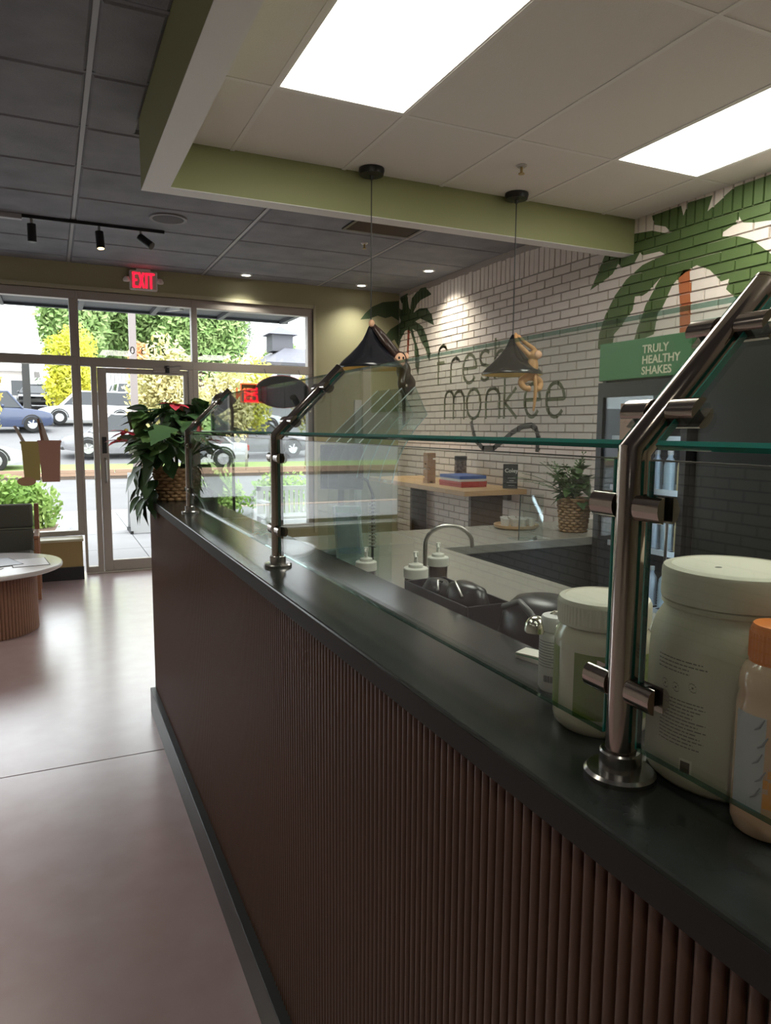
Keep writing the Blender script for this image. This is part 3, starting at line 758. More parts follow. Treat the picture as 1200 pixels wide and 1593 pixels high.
def ribbed(c, r, z0, z1, n=70, d=.0006):
    mb = MB(); vs0, vs1 = [], []
    for i in range(n*2):
        a = pi*i/n; rr = r + (d if i % 2 else 0); vs0.append((c[0]+rr*cos(a), c[1]+rr*sin(a), c[2]+z0)); vs1.append((c[0]+rr*cos(a), c[1]+rr*sin(a), c[2]+z1))
    return mb.loft([vs0, vs1], False, False)
# green-label jar
c = (.59, .64, CT); t = thing('supplement_jar', 'white-lidded supplement jar with green label behind the near post', 'jar', c)
MB().lathe([(0, .0), (.05, 0), (.0555, .006), (.0565, .014), (.0565, .105), (.055, .115), (.0505, .122), (.0495, .127)], c, 48, capt=False).build('jar_body', mat('jar_clear', (.58, .55, .42), .14, spec=.6, noise=(9, (.50, .46, .34), .3), coat=.6), t, smooth=40)
l = MB().lathe([(.052, .124), (.0535, .1255), (.0535, .1515), (.052, .155), (.046, .157), (.045, .1555), (0, .1555)], c, 48, capb=False).build('lid', ivory_lid, t, smooth=40)
ribbed(c, .0537, .129, .150).build('lid_ribs', ivory_lid, l)
mb = MB(); cpatch(mb, c, .0568, 95, 170, .022, .098); cpatch(mb, c, .0568, 195, 395, .022, .098)
lb = mb.build('label_band', mat('label_green', (.17, .24, .035), .4, noise=(18, (.11, .17, .02), .25)), t, smooth=60)
mb = MB(); cpatch(mb, c, .0571, 246, 266, .05, .07); mb.build('label_badge', mat('badge_green', (.02, .10, .06), .4), lb, smooth=60)
mb = MB()
for k in range(7):
    a = radians(k*360/7); mb.tube([(c[0]+.0573*cos(radians(256+cos(a)*1.2)), c[1]+.0573*sin(radians(256+cos(a)*1.2)), c[2]+.06+.0013*sin(a)), (c[0]+.0573*cos(radians(256+cos(a)*5.5)), c[1]+.0573*sin(radians(256+cos(a)*5.5)), c[2]+.06+.0058*sin(a))], .0006, 4)
mb.build('badge_star', mat('badge_pale', (.4, .5, .3), .5), lb)
small_print(c, .0571, 240, 292, .072, .094, 5, 3).build('small_print', mat('label_ink', (.03, .045, .015), .5), lb)
# big cream tub
c = (.62, .487, CT); t = thing('protein_tub', 'big cream plastic tub with small print on its side', 'tub', c)
MB().lathe([(0, 0), (.070, 0), (.0765, .006), (.0785, .016), (.0785, .128), (.0775, .145), (.0735, .160), (.0685, .169), (.0665, .172), (.0665, .176), (.069, .178), (.069, .182), (.0655, .184)], c, 64, capt=False).build('tub_body', cream_pl, t, smooth=50)
l = MB().lathe([(.066, .183), (.0695, .184), (.070, .187), (.070, .212), (.0685, .2155), (.0615, .2175), (.0605, .2165), (0, .2165)], c, 64, capb=False).build('lid', mat('cream_lid', (.56, .54, .42), .5), t, smooth=40)
MB().ell((c[0]-.02, c[1]+.005, c[2]+.2165), (.004, .003, .0006)).build('lid_mark', print_m, l)
pr = small_print(c, .0787, 164, 206, .118, .134, 4, 7)
pr.build('small_print', print_m, t)
small_print(c, .0787, 168, 206, .046, .094, 13, 8).build('small_print', print_m, t)
mb = MB(); cpatch(mb, c, .0788, 189, 196, .022, .033); mb.build('printed_patch', mat('brown_print', (.07, .05, .03), .5), t, smooth=60)
mb = MB(); cpatch(mb, c, .0786, 188, 197.5, .0205, .0355); mb.build('printed_patch', mat('pale_print', (.62, .60, .48), .5), t, smooth=60)
mb = MB()
for a, z in ((195, .108), (182, .104), (172, .104)):
    for k in range(12):
        b0, b1 = radians(k*30), radians(k*30+30)
        for b_ in (b0,): cpatch(mb, c, .0788, a+2.8*cos(b0), a+2.8*cos(b1)+.01, z+.0042*sin(b0)-.0004, z+.0042*sin(b0)+.0004, 1)
    cpatch(mb, c, .0788, a-.7, a+.7, z-.001, z+.001, 1)
mb.build('printed_symbols', print_m, t)
# orange-capped bottle
c = (.562, .394, CT); t = thing('shake_bottle', 'bottle of peach powder with orange screw cap', 'bottle', c)
MB().lathe([(0, 0), (.024, 0), (.029, .004), (.031, .012), (.031, .115), (.0295, .128), (.0305, .132), (.0295, .143), (.026, .151), (.0215, .155), (.020, .158)], c, 40, capt=False).build('bottle_body', mat('peach_fill', (.62, .40, .26), .15, spec=.6, coat=.6, noise=(30, (.66, .46, .32), .2)), t, smooth=40)
cp = MB().lathe([(.0205, .153), (.0235, .154), (.0235, .182), (.0215, .187), (.0, .1875)], c, 36, capb=False).build('cap', mat('orange_cap', (.72, .20, .03), .4), t, smooth=40)
ribbed(c, .0236, .157, .180, 40, .0007).build('cap_ribs', MATS['orange_cap'], cp)
mb = MB(); cpatch(mb, c, .0313, 150, 205, .028, .112); lb = mb.build('label_band', mat('label_grey_white', (.46, .46, .47), .4), t, smooth=60)
mb = MB(); cpatch(mb, c, .0313, 205, 330, .028, .112); lb2 = mb.build('label_front', mat('label_peach', (.58, .36, .22), .4), t, smooth=60)
mb = MB()
for k, (a, z, s) in enumerate(((212, .04, 6), (218, .052, 5), (209, .055, 3.5), (222, .037, 4), (214, .064, 3))): cpatch(mb, c, .0315+.0001*k, a-s, a+s, z-s*.0011, z+s*.0011, 4)
mb.build('fruit_print', mat('fruit_orange', (.75, .30, .03), .4), lb2, smooth=60)
mb = MB()
for k in range(5):
    a, z = radians(188 + k % 2 * 6), .04 + k*.015; a2 = a + radians(14)
    mb.tube([(c[0]+.0315*cos(a), c[1]+.0315*sin(a), c[2]+z), (c[0]+.0315*cos((a+a2)/2), c[1]+.0315*sin((a+a2)/2), c[2]+z+.003), (c[0]+.0315*cos(a2), c[1]+.0315*sin(a2), c[2]+z+.011)], [.0006, .0012, .0006], 5)
mb.build('script_print', mat('grey_ink', (.25, .25, .27), .5), lb)
# small supplement bottle and scoop
c = (.612, .752, CT); t = thing('pill_bottle', 'small white bottle with a printed label beside the green-label jar', 'bottle', c)
MB().lathe([(0, 0), (.021, 0), (.0235, .004), (.0235, .074), (.021, .080), (.0185, .083)], c, 32, capt=False).build('bottle_body', mat('white_plastic', (.58, .58, .55), .35), t, smooth=40)
MB().lathe([(.0195, .082), (.0215, .083), (.0215, .100), (.020, .1025), (0, .1028)], c, 32, capb=False).build('cap', mat('white_cap', (.62, .62, .60), .4), t, smooth=40)
small_print(c, .0237, 150, 250, .034, .072, 10, 9).build('small_print', mat('grey_print', (.13, .13, .14), .5), t)
small_print(c, .0237, 190, 240, .012, .022, 1, 10, 1.8).build('lot_code', MATS['grey_print'], t)
c2 = (c[0]-.020, c[1]+.018, CT)
t = thing('metal_scoop', 'shiny steel scoop hooked over the small white bottle', 'scoop', (c2[0], c2[1], CT+.075))
sc_m = mat('mirror_steel', (.75, .72, .62), .12, metal=1)
MB().lathe([(0, .021), (.006, .0205), (.012, .017), (.016, .011), (.0175, .004), (.0175, 0), (.0165, 0), (.0155, .006), (.011, .014), (0, .018)], (c2[0], c2[1], CT+.078), 24).build('bowl', sc_m, t, smooth=60)
MB().tube([(c2[0]+.012, c2[1]-.004, CT+.094), (c2[0]+.02, c2[1]-.012, CT+.1055), (c2[0]+.03, c2[1]-.03, CT+.1055), (c2[0]+.034, c2[1]-.045, CT+.104)], [.003, .003, .003, .004], 8).build('handle', sc_m, t, smooth=60)
# loyalty cards
t = thing('card_stack', 'small stack of white and green cards behind the small bottle', 'cards', (.662, .862, CT))
for k in range(5):
    a = radians(12 + k*3); u = Vector((cos(a), sin(a), 0)); v = Vector((-sin(a), cos(a), 0))
    MB().obox((.662, .862, CT + .0012 + k*.0021), u*.016, v*.026, (0, 0, .001)).build('card', mat('card_white', (.62, .60, .54), .5) if k != 3 else mat('card_green', (.04, .28, .12), .5), t)

# ================================================================== POTTED POINSETTIA
def leaf_mesh(name, m, L, Wd, fold=.18, lobes=0, n=6, droop=.25):
    """leaf along +x, folded along its midrib, drooping"""
    mb = MB(); up, mid, dn = [], [], []
    for i in range(n+1):
        u = i/n; w = Wd*sin(pi*min(1, u*1.02))**.8*(1-.35*u)
        if lobes and i in (2, 4): w *= 1.35
        if lobes and i == 3: w *= .8
        z = -droop*L*u*u; mid.append((L*u, 0, z)); up.append((L*u - w*.15, w, z + fold*w)); dn.append((L*u - w*.15, -w, z + fold*w))
    mb.v = up + mid + dn; k = n+1
    for i in range(n):
        mb.f += [(k+i, k+i+1, i+1, i), (2*k+i, 2*k+i+1, k+i+1, k+i)]; mb.mi += [0, 0]
    return mb.mesh(name, m, smooth=80)
def put_leaf(me, parent, p, yaw, pitch, s=1.0, roll=0.0):
    o = bpy.data.objects.new(me.name.split('.')[0], me); col.objects.link(o); o.parent = parent
    o.matrix_local = Matrix.Translation(p) @ Matrix.Rotation(yaw, 4, 'Z') @ Matrix.Rotation(pitch, 4, 'Y') @ Matrix.Rotation(roll, 4, 'X') @ Matrix.Diagonal((s, s, s, 1))
    return o
wick = mat('wicker', (.36, .21, .10), .6, noise=(30, (.48, .30, .16), .3))
def wicker_basket(name, parent, c, r0, r1, h, rows, ribs, m):
    """woven basket wall: each row of cane weaves over and under the stakes"""
    for k in range(rows):
        mb = MB(); z = h*(k+.5)/rows; r = r0 + (r1-r0)*z/h; n = ribs*6; pts = []
        for i in range(n):
            a = 2*pi*i/n; rr = r + .45*h/rows*sin(ribs/2*a + (pi if k % 2 else 0))
            pts.append((c[0]+rr*cos(a), c[1]+rr*sin(a), c[2]+z))
        mb.tube(pts, h/rows*.56, 6, closed=True); mb.build('cane_row', m, parent, smooth=60)
    MB().cyl((c[0], c[1], c[2]+.002), (c[0], c[1], c[2]+h*.9), r0*.96, r1*.95, n=24).build('basket_lining', mat('basket_dark', (.05, .03, .015), .9), parent)
    MB().tube([(c[0]+(r1+.004)*cos(2*pi*i/36), c[1]+(r1+.004)*sin(2*pi*i/36), c[2]+h) for i in range(36)], h/rows*.6, 8, closed=True).build('basket_rim', m, parent, smooth=60)
pc = (.555, 3.60, CT)
t = thing('poinsettia', 'leafy potted poinsettia with red blooms in a woven basket', 'potted plant', pc)
bk = bpy.data.objects.new('basket', None); col.objects.link(bk); bk.parent = t; bk.empty_display_size = .05
wicker_basket('basket', bk, pc, .088, .105, .15, 9, 28, wick)
pg = mat('poinsettia_green', (.05, .12, .05), .42, noise=(8, (.085, .17, .065), .3)); pg2 = mat('poinsettia_light', (.14, .25, .08), .42)
prd = mat('bract_red', (.58, .02, .05), .45, noise=(12, (.72, .10, .15), .3))
lv = [leaf_mesh('leaf', pg, .145, .054, .2, 1, droop=.35), leaf_mesh('leaf', pg, .12, .046, .25, 0, droop=.2), leaf_mesh('leaf', pg2, .11, .042, .2, 0, droop=.3)]
br = [leaf_mesh('bract', prd, .085, .028, .2, 0, droop=.15)]
mb = MB(); g = random.Random(3); tips = []
for k in range(34):
    a = g.uniform(0, 2*pi); e = g.uniform(.0, 1.35); R = g.uniform(.17, .27)
    tip = Vector((cos(a)*cos(e)*R*.95, sin(a)*cos(e)*R*.95, .15 + .08 + sin(e)*R*1.05)); tips.append(tip)
    limb(mb, [Vector((cos(a)*.03, sin(a)*.03, .11)) + Vector(pc), Vector((cos(a)*.06, sin(a)*.06, .2)) + Vector(pc), tip + Vector(pc)], [.005, .004, .003], 6)
mb.build('stems', mat('stem_green', (.05, .09, .03), .6), t, smooth=60)
for tip in tips:
    for k in range(6):
        a = g.uniform(0, 2*pi); put_leaf(lv[g.choice((0, 0, 1, 1, 2))], t, tip + Vector((g.uniform(-.03, .03), g.uniform(-.03, .03), g.uniform(-.05, .01))), math.atan2(tip.y, tip.x) + g.uniform(-1.3, 1.3), g.uniform(-.3, .9), g.uniform(.75, 1.15), g.uniform(-.5, .5))
for k in range(48):     # trailing foliage over the basket's far and left side
    a = g.choice((g.uniform(2.2, 4.2), g.uniform(2.2, 4.4), g.uniform(-.9, .6), g.uniform(.6, 2.2))); z = g.uniform(-.02, .2); R = .11 + .07*g.random()
    if z < .03: a = g.uniform(2.9, 3.9)
    if 3.6 < a < 5.4 and z < .12: z += .12
    put_leaf(lv[g.choice((0, 1))], t, Vector((cos(a)*R, sin(a)*R, max(z, .02))), a + g.uniform(-.5, .5), g.uniform(.5, 1.25), g.uniform(.8, 1.1), g.uniform(-.4, .4))
def bloom(p, tilt=0.0, n=7, s=1.0):
    for k in range(n): put_leaf(br[0], t, Vector(p), 2*pi*k/n + g.uniform(-.15, .15), g.uniform(-.25, .35), s*g.uniform(.8, 1.1))
    MB().ell(Vector(pc) + Vector(p) + Vector((0, 0, .008)), (.01, .01, .008)).build('bloom_centre', mat('bloom_yellow', (.5, .4, .06), .6), t)
bloom((-.03, -.17, .46), s=1.1); bloom((-.235, -.05, .33), s=.9); bloom((-.26, .04, .29), s=.8); bloom((.18, -.17, .30), s=.7)

# ================================================================== STAFF SIDE
quartz = mat('grey_quartz', (.23, .22, .195), .2, spec=.5, noise=(14, (.26, .25, .22), .3))
cab = mat('dark_cabinet', (.025, .024, .022), .5)
t = thing('work_counter', 'pale grey work counter running behind the serving counter', 'counter', (1.2, 1.4, 0))
MB().box(.705, 1.70, -.65, 3.56, .91, .95).build('worktop', quartz, t, bevel=.004)
MB().box(.705, 1.66, -.65, 3.54, .1, .91).build('cabinet_body', cab, t); MB().box(.72, 1.6, -.62, 3.5, 0, .1).build('plinth', black_matte, t)
t = thing('cross_counter', 'pale grey cross counter carrying the tray and the basket fern', 'counter', (2.4, 3.26, 0))
MB().box(1.703, 3.3, 2.962, 3.56, .905, .95).build('worktop', quartz, t, bevel=.004)
MB().box(1.703, 3.25, 3.0, 3.54, .1, .905).build('cabinet_body', cab, t); MB().box(1.72, 3.2, 3.05, 3.5, 0, .1).build('plinth', black_matte, t)

# pump bottles
pw_ = mat('pump_white', (.66, .66, .60), .4); syr = mat('syrup_dark', (.05, .035, .025), .2, coat=.4)
def pump(x, y, z, label, k=1.0):
    t = thing('pump_bottle', label, 'pump bottle', (x, y, .95), group='white pump bottles')
    zt = z - .95
    MB().lathe([(0, 0), (.03*k, 0), (.034*k, .004), (.034*k, zt-.035), (.031*k, zt-.02)], (x, y, .95), 28).build('bottle_body', syr, t, smooth=40)
    MB().lathe([(.036*k, zt-.028), (.0375*k, zt-.026), (.0375*k, zt), (.035*k, zt+.003), (.023*k, zt+.004), (.022*k, zt+.013), (.012*k, zt+.016), (.006*k, zt+.019), (.005*k, zt+.05), (0, zt+.05)], (x, y, .95), 32).build('pump_lid', pw_, t, smooth=35)
    MB().cyl((x, y, z+.04), (x, y, z+.052), .008*k, n=14).tube([(x, y, z+.047), (x-.012, y-.02, z+.048), (x-.018, y-.034, z+.04)], .0035, 8).build('pump_head', pw_, t, smooth=40)
pump(.985, 2.256, 1.055, 'white pump bottle on the left, below the card terminal'); pump(1.006, 1.919, 1.092, 'nearest white pump bottle, in the middle of the three', 1.03); pump(1.216, 2.152, 1.072, 'white pump bottle on the right below the tap')
# tap
t = thing('tap', 'gooseneck tap arching over the work counter', 'tap', (1.26, 2.33, .95))
MB().lathe([(0, 0), (.028, 0), (.028, .006), (.016, .012), (.016, .04), (.009, .045)], (1.26, 2.33, .95), 20).build('tap_base', steel, t, smooth=40)
MB().tube([(1.26, 2.33, .98), (1.26, 2.33, 1.09)] + [(1.345 - .085*cos(radians(a)), 2.33 - .06*(1-cos(radians(a)))/2, 1.09 + .07*sin(radians(a))) for a in range(15, 180, 15)] + [(1.43, 2.27, 1.075)], .008, 10).build('spout', steel, t, smooth=50)
MB().tube([(1.275, 2.32, .985), (1.32, 2.30, 1.0)], .005, 8).build('lever', steel, t, smooth=50)
# acrylic case with dividers
acry = glass_mat('acrylic', (.90, .95, .94), .06); acry_e = mat('acrylic_edge', (.55, .66, .66), .15, spec=.8)
t = thing('acrylic_case', 'clear acrylic topping case with slanted lid and curved front', 'display case', (1.08, 2.4, .95))
prof = [(.945, .95), (.945, 1.40), (.98, 1.47), (1.20, 1.672), (1.25, 1.573), (1.20, 1.52), (1.155, 1.455), (1.125, 1.39), (1.11, 1.325), (1.11, .95)]
cover = MB()
for yy in (2.31, 2.42, 2.53, 2.64):
    s = MB().prism(prof, 'y', yy-.002, yy+.002).build('divider', acry, t)
    MB().tube([(a, yy, b) for a, b in prof[2:9]], .0022, 6).build('bright_edge', acry_e, s)
for i in (2, 3, 4, 5, 6, 7):
    a, b = prof[i], prof[i+1]
    if i in (5,): continue
    MB().face((a[0], 2.31, a[1]), (b[0], 2.31, b[1]), (b[0], 2.64, b[1]), (a[0], 2.64, a[1])).build('cover_sheet', acry, t)
# card terminal and screen
t = thing('card_terminal', 'white card terminal leaning on the work counter', 'card terminal', (1.12, 2.75, .95))
MB().obox((1.115, 2.74, 1.075), (.05, -.03, 0), (.006, .012, .0), (.0, .028, .122)).build('terminal_body', mat('terminal_white', (.60, .60, .60), .35), t, bevel=.006)
MB().obox((1.109, 2.727, 1.085), (.04, -.024, 0), (.0035, .006, .0), (.0, .019, .083)).build('terminal_screen', mat('terminal_screen', (.25, .32, .42), .15), t)
MB().obox((1.121, 2.757, 1.18), (.046, -.0276, 0), (.005, .01, .0), (.0, .004, .016)).build('receipt_lid', mat('terminal_green', (.05, .28, .17), .4), t)
MB().box(1.06, 1.19, 2.71, 2.86, .9505, .965).build('terminal_base', black, t, bevel=.003)
t = thing('order_screen', 'black order screen on a stand behind the card terminal', 'screen', (1.18, 2.99, .95))
MB().lathe([(0, 0), (.08, 0), (.08, .01), (.015, .02), (.014, .30), (0, .30)], (1.18, 2.99, .95), 24).build('stand', black, t, smooth=40)
MB().obox((1.175, 2.965, 1.35), (.085, -.045, 0), (.009, .017, 0), (0, 0, .10)).build('screen_housing', black, t, bevel=.006)
MB().obox((1.164, 2.946, 1.35), (.076, -.040, 0), (.001, .002, 0), (0, 0, .09)).build('screen_glass', mat('screen_glass', (.01, .015, .018), .06, spec=.7), t)
# spring hose
t = thing('spring_sprayer', 'coiled spring hose of a pitcher rinser', 'sprayer', (1.19, 2.66, .95))
MB().tube([(1.19 + .014*cos(i*.9), 2.66 + .014*sin(i*.9), 1.03 + i*.0021) for i in range(100)], .0028, 6).build('spring', steel, t, smooth=60)
MB().tube([(1.19, 2.66, .951), (1.19, 2.66, 1.25), (1.165, 2.66, 1.31), (1.12, 2.66, 1.33)], .006, 8).build('hose', black_matte, t, smooth=60)
# black gear just behind the counter edge
blk_gloss = mat('gloss_black_plastic', (.010, .010, .011), .32)
t = thing('blender_base', 'black blender base with rounded top behind the serving counter', 'blender', (.81, 1.02, .95))
MB().loft([[(.81 + a*cos(2*pi*i/20)*abs(cos(2*pi*i/20))**-.35 if abs(cos(2*pi*i/20)) > 1e-6 else .81, 1.02 + b*sin(2*pi*i/20), .95 + z) for i in range(20)] for a, b, z in ((.082, .10, 0), (.085, .105, .03), (.08, .10, .19), (.07, .09, .238), (.05, .065, .262), (.02, .03, .27))]).build('housing', blk_gloss, t, smooth=60)
MB().tube([(.745, .95, 1.175), (.738, .98, 1.205), (.745, 1.02, 1.215), (.745, 1.07, 1.195)], .006, 8).build('handle_strap', mat('grey_strap', (.1, .1, .1), .4), t, smooth=60)
MB().cyl((.735, 1.02, 1.10), (.722, 1.02, 1.10), .022, n=20).build('dial', steel, t, smooth=40)
t = thing('utensil_caddy', 'black caddy with shiny clips left of the blender base', 'caddy', (.79, 1.27, .95))
cd_ = MB(); x0, x1, y0, y1 = .715, .82, 1.15, 1.42
for a in ((x0, x0+.004, y0, y1), (x1-.004, x1, y0, y1), (x0+.004, x1-.004, y0, y0+.004), (x0+.004, x1-.004, y1-.004, y1)): cd_.box(*a, .955, 1.178)
cd_.box(x0, x1, y0, y1, .9503, .955).build('tray', blk_gloss, t, bevel=.002)
MB().loft([[(.768 + a*cos(2*pi*i/14), 1.235 + b*sin(2*pi*i/14), z) for i in range(14)] for a, b, z in ((.03, .05, 1.0), (.036, .065, 1.17), (.03, .055, 1.196), (.012, .03, 1.205))]).build('black_lid', blk_gloss, t, smooth=60)
MB().loft([[(.768 + a*cos(2*pi*i/14), 1.36 + b*sin(2*pi*i/14), z) for i in range(14)] for a, b, z in ((.03, .035, 1.0), (.034, .042, 1.165), (.02, .03, 1.186))]).build('black_lid', blk_gloss, t, smooth=60)
MB().tube([(.735, 1.20, 1.185), (.742, 1.24, 1.208), (.76, 1.27, 1.20)], .003, 6).tube([(.73, 1.29, 1.18), (.74, 1.31, 1.197), (.76, 1.325, 1.19)], .003, 6).build('steel_clips', steel, t, smooth=60)

# basket fern, tray with cups, acrylic sign
c = (2.66, 3.16, .95)
t = thing('basket_fern', 'green fern in a woven basket beside the drinks cooler', 'potted plant', c)
bk = bpy.data.objects.new('basket', None); col.objects.link(bk); bk.parent = t; bk.empty_display_size = .05
wk2 = mat('wicker_light', (.26, .15, .07), .6, noise=(30, (.36, .22, .11), .3))
wicker_basket('basket', bk, c, .065, .085, .185, 12, 24, wk2)
fg = mat('fern_green', (.045, .10, .03), .5, noise=(8, (.09, .17, .045), .3)); g = random.Random(8)
lf2 = leaf_mesh('leaf', fg, .07, .03, .2, 0)
for k in range(30):
    a = 2*pi*k/30 + g.uniform(-.2, .2); e = g.uniform(.5, 1.3); L = g.uniform(.27, .36); pts = []
    if cos(a) > -.15 and sin(a) < .5: e = 1.42 + g.uniform(0, .1)
    for i in range(9):
        u = i/8; pts.append(Vector((cos(a)*L*u*cos(e)*1.2, sin(a)*L*u*cos(e)*1.2, .18 + L*sin(e)*u - .10*u*u)))
    mb = MB().tube([p + Vector(c) for p in pts], .0015, 5)
    for i in range(1, 9):
        for s in (-1, 1):
            d = (pts[i]-pts[i-1]).normalized(); sd = d.cross(Vector((0,0,1))).normalized()*s; ll = .055*(1-.55*i/8); p = pts[i] + Vector(c)
            mb.face(p - d*.006, p + sd*ll*.5 - d*.004 + d*.01, p + (sd*.9+d*.45)*ll, p + sd*ll*.4 + d*.016)
    mb.build('frond', fg, t)
for k in range(60):
    a = g.uniform(1.3, 4.9); put_leaf(lf2, t, Vector((cos(a)*.05, sin(a)*.05, .19 + g.uniform(0, .17))), a, g.uniform(-.9, .5), g.uniform(.8, 1.5))
wood_l = mat('light_wood', (.52, .33, .17), .5, noise=(4, (.44, .27, .13), .3), stretch=(1, 8, 8))
c = (2.44, 3.40, .95)
t = thing('serving_tray', 'round wooden tray holding small tasting cups', 'tray', c)
MB().lathe([(0, 0), (.115, 0), (.128, .010), (.13, .024), (.124, .024), (.118, .012), (0, .010)], c, 40).build('tray_board', wood_l, t, smooth=40)
cupm = glass_mat('cup_clear', (.90, .90, .89), .10); cup0 = None; g = random.Random(4)
labels = {}
for k, (dx, dy) in enumerate([(-.075, -.01), (-.055, .045), (-.04, -.045), (-.015, .005), (.0, -.065), (.01, .06), (.035, -.025), (.05, .03), (.075, -.05), (.085, .0), (.03, .09), (-.03, .085)]):
    if abs(dx) + abs(dy) > .14: continue
    t = thing('tasting_cup', 'small clear tasting cup on the round wooden tray', 'cup', (c[0]+dx, c[1]+dy, c[2]+.0105), group='tasting cups on the wooden tray')
    if cup0 is None:
        cup0 = MB().lathe([(.001, .001), (.0145, .001), (.0205, .045), (.0215, .045), (.0215, .047), (.0195, .046), (.0138, .003), (.001, .003)], (0, 0, 0), 20).mesh('cup_wall', mat('cup_frosted', (.62, .60, .57), .2, spec=.6), smooth=40)
        fill0 = MB().cyl((0, 0, .003), (0, 0, .018), .0138, .0158, n=16).mesh('cup_filling', mat('cup_fill', (.25, .14, .07), .4), smooth=40)
    for nm, me in (('cup_wall', cup0), ('cup_filling', fill0)):
        o = bpy.data.objects.new(nm, me); col.objects.link(o); o.parent = t
c = (2.25, 3.02, .95)
t = thing('sign_holder', 'clear slanted acrylic sign holder on the cross counter', 'sign holder', c)
MB().obox((2.27, 3.03, 1.065), (.07, -.01, .0), (.0012, .0025, 0), (.035, .045, .112)).build('holder_sheet', acry, t)
s_ = MB().tube([(2.169, 2.997, .953), (2.239, 3.087, 1.177)], .0035, 6).build('dark_edge', black, t)
MB().box(2.165, 2.36, 2.975, 3.09, .9505, .954).build('holder_foot', acry, t)

# drinks cooler
t = thing('drinks_cooler', 'black upright drinks cooler with green header sign and glass door', 'cooler', (2.94, 2.66, 0))
y0, y1, xf = 2.36, 2.955, 2.65
mb = MB().box(3.24, 3.26, y0, y1, .05, 1.96).box(xf, 3.24, y0, y0+.025, .05, 1.96).box(xf, 3.24, y1-.025, y1, .05, 1.96).box(xf, 3.24, y0+.025, y1-.025, 1.775, 1.96).box(xf, 3.24, y0+.025, y1-.025, .05, .30)
mb.build('cabinet', mat('cooler_black', (.02, .022, .024), .35), t)
mb = MB().box(3.225, 3.24, y0+.025, y1-.025, .30, 1.775); mb.build('cooler_back', mat('cooler_white', (.72, .76, .82), .5), t)
cl_ = mat('cooler_light', (.9, .95, 1), .5, emit=(.75, .88, 1.0), estr=7.0)
MB().box(2.66, 2.675, y0+.026, y0+.036, .35, 1.74).build('cooler_lamp', cl_, t)
hd = MB().box(xf-.03, xf, y0, y1, 1.775, 1.965).build('header_sign', mat('header_green', (.055, .19, .075), .35), t, bevel=.004)
text_obj('header_lettering', 'TRULY\nHEALTHY\nSHAKES', .054, mat('header_cream', (.70, .66, .50), .5), t, (xf-.0312-2.94, 2.655-2.66, 1.893), (0, -1, 0), (0, 0, 1), bold=.0012, line=.95)
fr = mat('door_frame_black', (.018, .018, .02), .4)
dd = bpy.data.objects.new('cooler_door', None); col.objects.link(dd); dd.parent = t; dd.empty_display_size = .05
for a in ((y0, y0+.035, .32, 1.765), (y1-.04, y1, .32, 1.765), (y0+.035, y1-.04, .32, .38), (y0+.035, y1-.04, 1.69, 1.765)): MB().box(xf-.03, xf-.002, *a).build('door_bar', fr, dd)
MB().box(xf-.018, xf-.012, y0+.035, y1-.04, .38, 1.69).build('door_glass', glass_mat('cooler_glass', (.93, .96, .98), .06), dd)
MB().tube([(xf-.03, y0+.06, .75), (xf-.06, y0+.06, .77), (xf-.06, y0+.06, 1.15), (xf-.03, y0+.06, 1.17)], .008, 8).build('door_handle', steel, dd, smooth=50)
for z in (.62, .92, 1.22, 1.48):
    mb = MB()
    for k in range(12): mb.cyl((2.71, y0+.05+k*.044, z), (3.2, y0+.05+k*.044, z), .0028, n=6)
    mb.box(2.70, 2.708, y0+.03, y1-.03, z-.014, z+.014); mb.build('wire_shelf', mat('shelf_white', (.7, .72, .75), .4), t)
MB().box(xf-.0345, xf-.0315, 2.60, 2.78, 1.36, 1.655).build('poster', mat('poster_brown', (.30, .19, .14), .5), dd)
MB().box(xf-.0345, xf-.0315, 2.60, 2.70, 1.08, 1.34).build('poster', mat('poster_dark', (.05, .07, .055), .5), dd)
g = random.Random(2); sb = None
for z in (.62, .92, 1.22):
    for k in range(6):
        yy = y0 + .085 + k*.085; lab = {.62: 'lower', .92: 'middle', 1.22: 'upper'}[z]
        b = thing('drink_bottle', f'bottled drink standing on the {lab} wire shelf in the cooler', 'bottle', (2.80, yy, z+.003), group=f'drinks on the {lab} cooler shelf')
        if sb is None:
            sb = [(('bottle_body', MB().lathe([(0, 0), (.028, 0), (.03, .004), (.03, .12), (.026, .145), (.013, .165), (.0125, .18)], (0, 0, 0), 20).mesh('bottle_body', mat('drink_%d' % q, cc, .2, coat=.5), smooth=50)), ('bottle_cap', MB().cyl((0, 0, .178), (0, 0, .198), .0145, n=16).mesh('bottle_cap', pw_, smooth=40))) for q, cc in enumerate(((.55, .62, .70), (.62, .45, .20), (.5, .6, .66)))]
        for nm, me in sb[k % 3]:
            o = bpy.data.objects.new(nm, me); col.objects.link(o); o.parent = b
# black freezer next to it
t = thing('black_freezer', 'tall plain black upright freezer right of the drinks cooler', 'freezer', (2.95, 1.85, 0))
MB().box(2.68, 3.30, 1.36, 2.345, .06, 1.935).build('freezer_body', mat('freezer_black', (.009, .012, .011), .3, noise=(3, (.014, .017, .016), .3)), t, bevel=.01)
MB().box(2.655, 2.678, 1.37, 2.335, .12, 1.925).build('freezer_door', MATS['freezer_black'], t, bevel=.008)
MB().box(2.70, 3.28, 1.4, 2.3, 0, .06).build('plinth', black_matte, t)
MB().tube([(2.655, 1.45, .85), (2.62, 1.45, .87), (2.62, 1.45, 1.35), (2.655, 1.45, 1.37)], .01, 8).build('freezer_handle', black, t, smooth=50)

